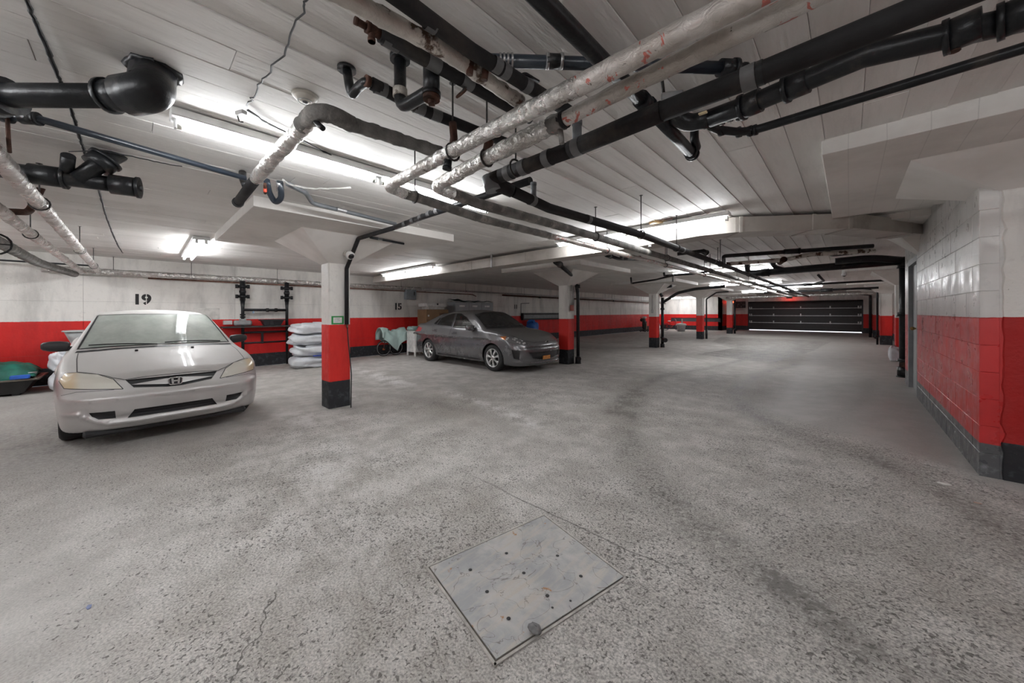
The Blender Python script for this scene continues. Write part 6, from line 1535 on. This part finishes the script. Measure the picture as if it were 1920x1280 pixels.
MB().tube([(-.24, .06, .84), (0, .10, .86), (.24, .06, .84)], .012, 8).build('handlebar', M['rod'], o); MB().box((-.07, .34, .72), (.07, .54, .78), .03).build('saddle', M['black_plastic'], o)
def cloth(u, v):
    # u along the bicycle, v over it from the wall side hem to the front hem
    y = -.20 + .84 * u; top = .86 - .10 * math.exp(-((u - .42) / .15) ** 2) + .04 * math.sin(7 * u)
    t = abs(v - .35) / .65 if v > .35 else (.35 - v) / .35
    drop = (.40 + .28 * math.exp(-((u - .62) / .20) ** 2) - .10 * math.exp(-(u / .12) ** 2)) if v > .35 else .4
    fold = math.sin(17 * u + 1.5 * math.sin(5 * u)) * .045 * t
    x = (.07 + .16 * min(1, t * 2.2) + fold) * (1 if v > .35 else -1)
    yy = y + .05 * t * math.sin(11 * u + 2) - .10 * t * (1 - u) * .5
    return (x, yy, top - drop * t ** 1.15 + .012 * math.sin(23 * u + 8 * t))
draped('dust_cloth', 'pale mint green sheet draped over the small bicycle', (-10.70, 5.45, .04), 60, 30, cloth, simple('mint_cloth', (.42, .54, .51), .8, 0, .08, 5, .2, 40), 'sheet', None, .004)
o = empty('chest_of_drawers', (-10.15, 6.28, 0), 0, 'small white chest of drawers between the draped bicycle and grey car', 'chest of drawers')
wm = M['white_plastic']
MB().box((-.24, -.24, .13), (.24, .24, .78), .005).build('cabinet_body', wm, o); MB().box((-.26, -.26, .78), (.27, .26, .81), .005).build('top_board', wm, o)
for s_ in (-.22, .22):
    for t_ in (-.22, .22): MB().box((s_ - .022, t_ - .022, 0), (s_ + .022, t_ + .022, .14), .003).build('leg', wm, o)
for k in range(3):
    d_ = MB().box((.24, -.215, .16 + k * .205), (.256, .215, .345 + k * .205), .004).build('drawer', wm, o)
    MB().box((.256, -.06, .27 + k * .205), (.275, .06, .285 + k * .205), .004).build('handle', M['rod'], d_)
sack((-10.17, 6.13, .815), (.34, .30, .13), 0, 'pale green cushion lying on the white chest of drawers', simple('pale_green_fabric', (.36, .48, .47), .8), None, 51, 'cushion', 'cushion')
sack((-10.13, 6.44, .815), (.26, .15, .17), .2, 'crumpled white plastic bag on the white chest of drawers', sk, None, 52, 'bag', 'plastic_bag')
# --- boxes and lockers behind the grey car
o = empty('cardboard_box', (-10.62, 7.22, .75), 0, 'big brown cardboard carton behind the grey car roof', 'box')
cb = simple('cardboard', (.30, .185, .10), .8, 0, .1, 5)
MB().box((-.28, -.47, 0), (.28, .44, .74), .006).build('carton', cb, o); MB().box((.279, -.47, .35), (.283, .44, .40)).build('packing_tape', simple('brown_tape', (.24, .14, .07), .35), o); MB().box((.280, .05, .45), (.284, .36, .62)).build('printed_panel', simple('box_print', (.16, .09, .05), .7), o); MB().box((.280, -.42, .50), (.284, -.36, .56)).build('shipping_label', wm, o)
o = empty('cardboard_box', (-10.62, 7.22, 0), 0, 'lower cardboard carton standing behind the grey car', 'box'); MB().box((-.3, -.48, 0), (.3, .45, .745), .006).build('carton', cb, o); MB().box((.299, -.02, 0), (.303, .03, .745)).build('packing_tape', simple('brown_tape', (.24, .14, .07), .35), o)
o = empty('storage_box', (-10.62, 7.15, 1.495), 0, 'white lidded storage box on top of the brown carton', 'box')
MB().box((-.22, -.26, 0), (.22, .38, .09), .006).build('box_base', simple('white_card', (.62, .61, .59), .7), o); MB().box((-.25, -.38, .09), (.25, .42, .21), .006).build('lid', simple('white_card_lid', (.66, .65, .63), .7), o); MB().box((.245, .04, .15), (.256, .10, .21), .003).build('hand_hole', M['black_plastic'], o)
o = empty('locker', (-10.75, 9.1, 0), 0, 'grey metal locker against the wall behind the grey car', 'locker')
gm = simple('locker_grey', (.33, .345, .36), .45, .1, .06)
MB().box((-.3, -.98, 0), (.2, .95, 1.78), .006).build('carcass', gm, o)
for k in range(3): d_ = MB().box((.2, -.97 + k * .64, .05), (.215, -.345 + k * .64, 1.76), .004).build('door', gm, o); MB().box((.215, -.40 + k * .64, .9), (.23, -.38 + k * .64, 1.02), .003).build('handle', M['rod'], d_); MB().box((.215, -.80 + k * .64, 1.60), (.218, -.55 + k * .64, 1.66)).build('label_plate', wm, d_)
def tarp2(u, v):
    return (-.28 + .52 * v, -.98 + 1.9 * u, .03 + .07 * math.exp(-(u / .12) ** 2) + .035 * abs(math.sin(9 * u)) * (1 - .5 * v) + .012 * math.sin(25 * u + 6 * v))
draped('dark_tarp', 'dark green tarp crumpled on top of the grey locker', (-10.75, 9.1, 1.785), 44, 12, tarp2, simple('dark_teal_tarp', (.006, .03, .032), .6, 0, .3, 8, .4, 20), 'tarp', None, .008)
def heater(o, L, m1):
    MB().box((0, 0, .06), (.14, L, .34), .01).build('casing', m1, o); MB().box((.0, -.02, .30), (.17, L + .02, .36), .008).build('top_hood', M['black_plastic'], o)
    MB().box((.135, .02, .10), (.15, L - .02, .27), .004).build('front_panel', simple('heater_front', (.20, .215, .225), .4), o)
    for y in (.0, L): MB().box((0, y - .03, .02), (.15, y + .03, .34), .006).build('end_cap', M['black_plastic'], o)
    MB().box((.02, .1, .03), (.12, L - .1, .06)).build('bottom_grille', M['black_plastic'], o)
o = empty('wall_heater', (XL + .005, 12.45, 1.0), 0, 'long dark wall heater between the grey car and second column', 'heater', 'wall heaters'); heater(o, 3.4, M['black_plastic'])
MB().tube([(.05, -.08, .1), (.05, -.08, .80), (.05, .5, .83)], .016, 8).build('supply_pipe', M['iron'], o)
o = empty('wall_heater', (-7.0, 30.195, .58), math.pi / 2, 'long dark wall heater on the back wall behind the fourth column', 'heater', 'wall heaters'); heater(o, 3.55, simple('heater_dark', (.05, .055, .06), .45))
MB().tube([(.08, -.05, .0), (.08, -.12, .1), (.08, -.12, 1.5), (.08, .4, 1.55)], .02, 8).build('supply_pipe', M['rod'], o)
sack((-10.75, 12.75, 0), (.5, .6, .95), .2, 'bright blue covered bundle behind the grey car hood', simple('blue_cover', (.015, .12, .45), .5), None, 61, 'bundle', 'covered_bundle')
# --- far corner clutter
o = empty('stroller', (-10.5, 24.8, 0), 0, 'folded black stroller leaning at the left wall beyond the second column', 'stroller')
bk = simple('stroller_black', (.015, .015, .016), .7)
for s_ in (-.2, .2): MB().tube([(.1, s_, .08), (-.1, s_, .95), (-.22, s_, 1.05)], .018, 8).build('side_frame', M['rod'], o)
for x, y in ((.12, -.22), (.12, .22), (-.2, -.2), (-.2, .2)): MB().lathe([(.03, -.02), (.085, -.02), (.085, .02), (.03, .02)], Matrix.Translation((x, y, .09)) @ Matrix.Rotation(math.pi / 2, 4, 'X'), 14, True).build('wheel', M['rubber'], o)
MB().box((-.12, -.19, .2), (.1, .19, .78), .06).build('seat_fabric', bk, o); MB().box((-.28, -.21, .72), (.02, .21, .95), .07).build('canopy', bk, o); MB().box((.1, -.05, .15), (.16, .04, .62), .02).build('dangling_strap', simple('tan_strap', (.35, .28, .2), .8), o); MB().box((-.2, .05, .95), (.05, .25, 1.08), .03).build('white_bundle', wm, o)
o = empty('red_bicycle', (-9.75, 28.0, 0), .35, 'red child bicycle leaning in the back corner', 'bicycle')
rd = simple('red_frame', (.45, .02, .025), .35)
for x in (-.42, .42):
    MB().lathe([(.235 + .022 * math.cos(a), .022 * math.sin(a)) for a in np.linspace(0, 2 * math.pi, 9)[:-1]], Matrix.Translation((x, 0, .257)) @ Matrix.Rotation(math.pi / 2, 4, 'X'), 24, True).build('tyre', simple('blue_black_tyre', (.02, .03, .07), .7), o)
    for k in range(8): a = math.pi * k / 4; MB().tube([(x, 0, .257), (x + .22 * math.cos(a), 0, .257 + .22 * math.sin(a))], .004, 4).build('spoke', M['rod'], o)
MB().tube([(-.42, 0, .257), (-.15, 0, .55), (.28, 0, .62), (.42, 0, .257)], .022, 8).tube([(-.42, 0, .257), (-.02, 0, .25), (.26, 0, .58)], .02, 8).tube([(-.02, 0, .25), (-.18, 0, .68)], .02, 8).build('frame', rd, o)
MB().tube([(.30, 0, .60), (.27, 0, .85)], .018, 8).tube([(.2, -.26, .88), (.27, 0, .85), (.2, .26, .88)], .016, 8).build('handlebar', M['chrome'], o); MB().box((-.3, -.07, .68), (-.06, .07, .75), .03).build('saddle', wm, o)
sack((-10.55, 27.2, 0), (.4, .4, .55), .3, 'white sack slumped beside the red child bicycle', sk, None, 71)
o = empty('white_bin', (-8.85, 27.3, 0), 0, 'grey bin with white domed lid in the back corner', 'bin')
MB().lathe([(.001, 0), (.24, 0), (.30, .42), (.30, .44)], None, 22).build('bin_body', simple('bin_grey', (.45, .46, .46), .5), o); MB().lathe([(.36, .43), (.36, .47), (.30, .55), (.001, .60)], None, 22).build('lid', wm, o); MB().cyl((.06, 0, .58), (.06, 0, .90), .05, .045, 12).build('bottle', wm, o)
o = empty('exit_sign', (-6.62, 32.09, 2.16), 0, 'small glowing red sign by the far garage door', 'sign')
t = NT('red_sign_glow'); e = t.n('ShaderNodeEmission'); e.inputs[0].default_value = (1, .03, .01, 1); e.inputs[1].default_value = 3.0; t.l(e.outputs[0], t.out.inputs[0])
MB().box((-.13, -.02, -.06), (.13, .0, .06), .004).build('sign_face', t.m, o); MB().box((-.14, 0, -.07), (.14, .40, .07), .004).build('sign_housing', wm, o)
o = empty('exit_sign', (-3.05, 31.9, 2.42), 0, 'red exit light above the garage door throwing a red glow on it', 'sign')
MB().box((-.16, .0, -.07), (.16, .02, .07), .004).build('sign_face', t.m, o); MB().box((-.17, -.05, -.08), (.17, 0, .08), .004).build('sign_housing', M['black_plastic'], o); MB().box((-.02, -.04, .08), (.02, 0, .2)).build('sign_mount', M['rod'], o)
o = empty('control_panel', (-6.1, 32.15, 1.70), 0, 'dark electrical control panel left of the garage door', 'control panel')
MB().box((-.35, 0, 0), (.35, .35, .50), .01).build('panel_box', simple('panel_black', (.02, .02, .022), .5), o)
rn = random.Random(3)
for k in range(9): x, z_ = rn.uniform(-.3, .3), rn.uniform(.06, .44); MB().box((x - .02, -.015, z_ - .02), (x + .02, .0, z_ + .02), .004).build('indicator', M['grey_plastic'], o)
sack((.92, 14.48, 0), (.20, .18, .40), .1, 'grubby white sack slumped against the column behind the drain stack', sk, None, 81)
# conduit, pull-station and box on the second column
o = empty('conduit_box', (-5.38, 7.99, 1.48), 0, 'metal conduit with a small red box on the second column', 'conduit')
MB().tube([(.015, 0, .08), (.015, 0, .62)], .014, 8).tube([(.015, .09, .08), (.015, .09, .60)], .012, 8).build('conduit_run', M['galv'], o); MB().box((0, -.05, -.06), (.05, .07, .09), .006).build('red_box', simple('faded_red_box', (.30, .07, .05), .6), o)
o = empty('light_switch', (-5.55, 13.845, 1.42), 0, 'small switch with conduit on the third column', 'switch'); MB().box((-.04, -.03, -.07), (.04, 0, .07), .006).build('switch_box', M['galv'], o); MB().tube([(0, -.015, .07), (0, -.015, .62)], .01, 8).build('conduit_run', M['galv'], o)
# scraps on the floor
for k, (px, py, col, lab) in enumerate(((167, 1138, (.20, .24, .40), 'tiny blue scrap of litter on the near floor at left'), (1768, 907, (.7, .69, .66), 'torn white paper scrap on the floor near the corner column'), (1832, 943, (.5, .35, .28), 'tiny pale pebble on the floor below the corner column'))):
    p_ = at(px, py, z=0); z0 = fz(p_.x, p_.y); p_ = at(px, py, z=z0); mb = MB().prism([(-.02, -.006), (.0, -.012), (.026, -.004), (.02, .008), (-.012, .01)], .004); q = mb.build('litter', simple('litter_%d' % k, col, .7)); q.location = (p_.x, p_.y, z0 + .001); q.scale = (1.6 if k == 1 else .8,) * 3; tag(q, lab, 'litter')
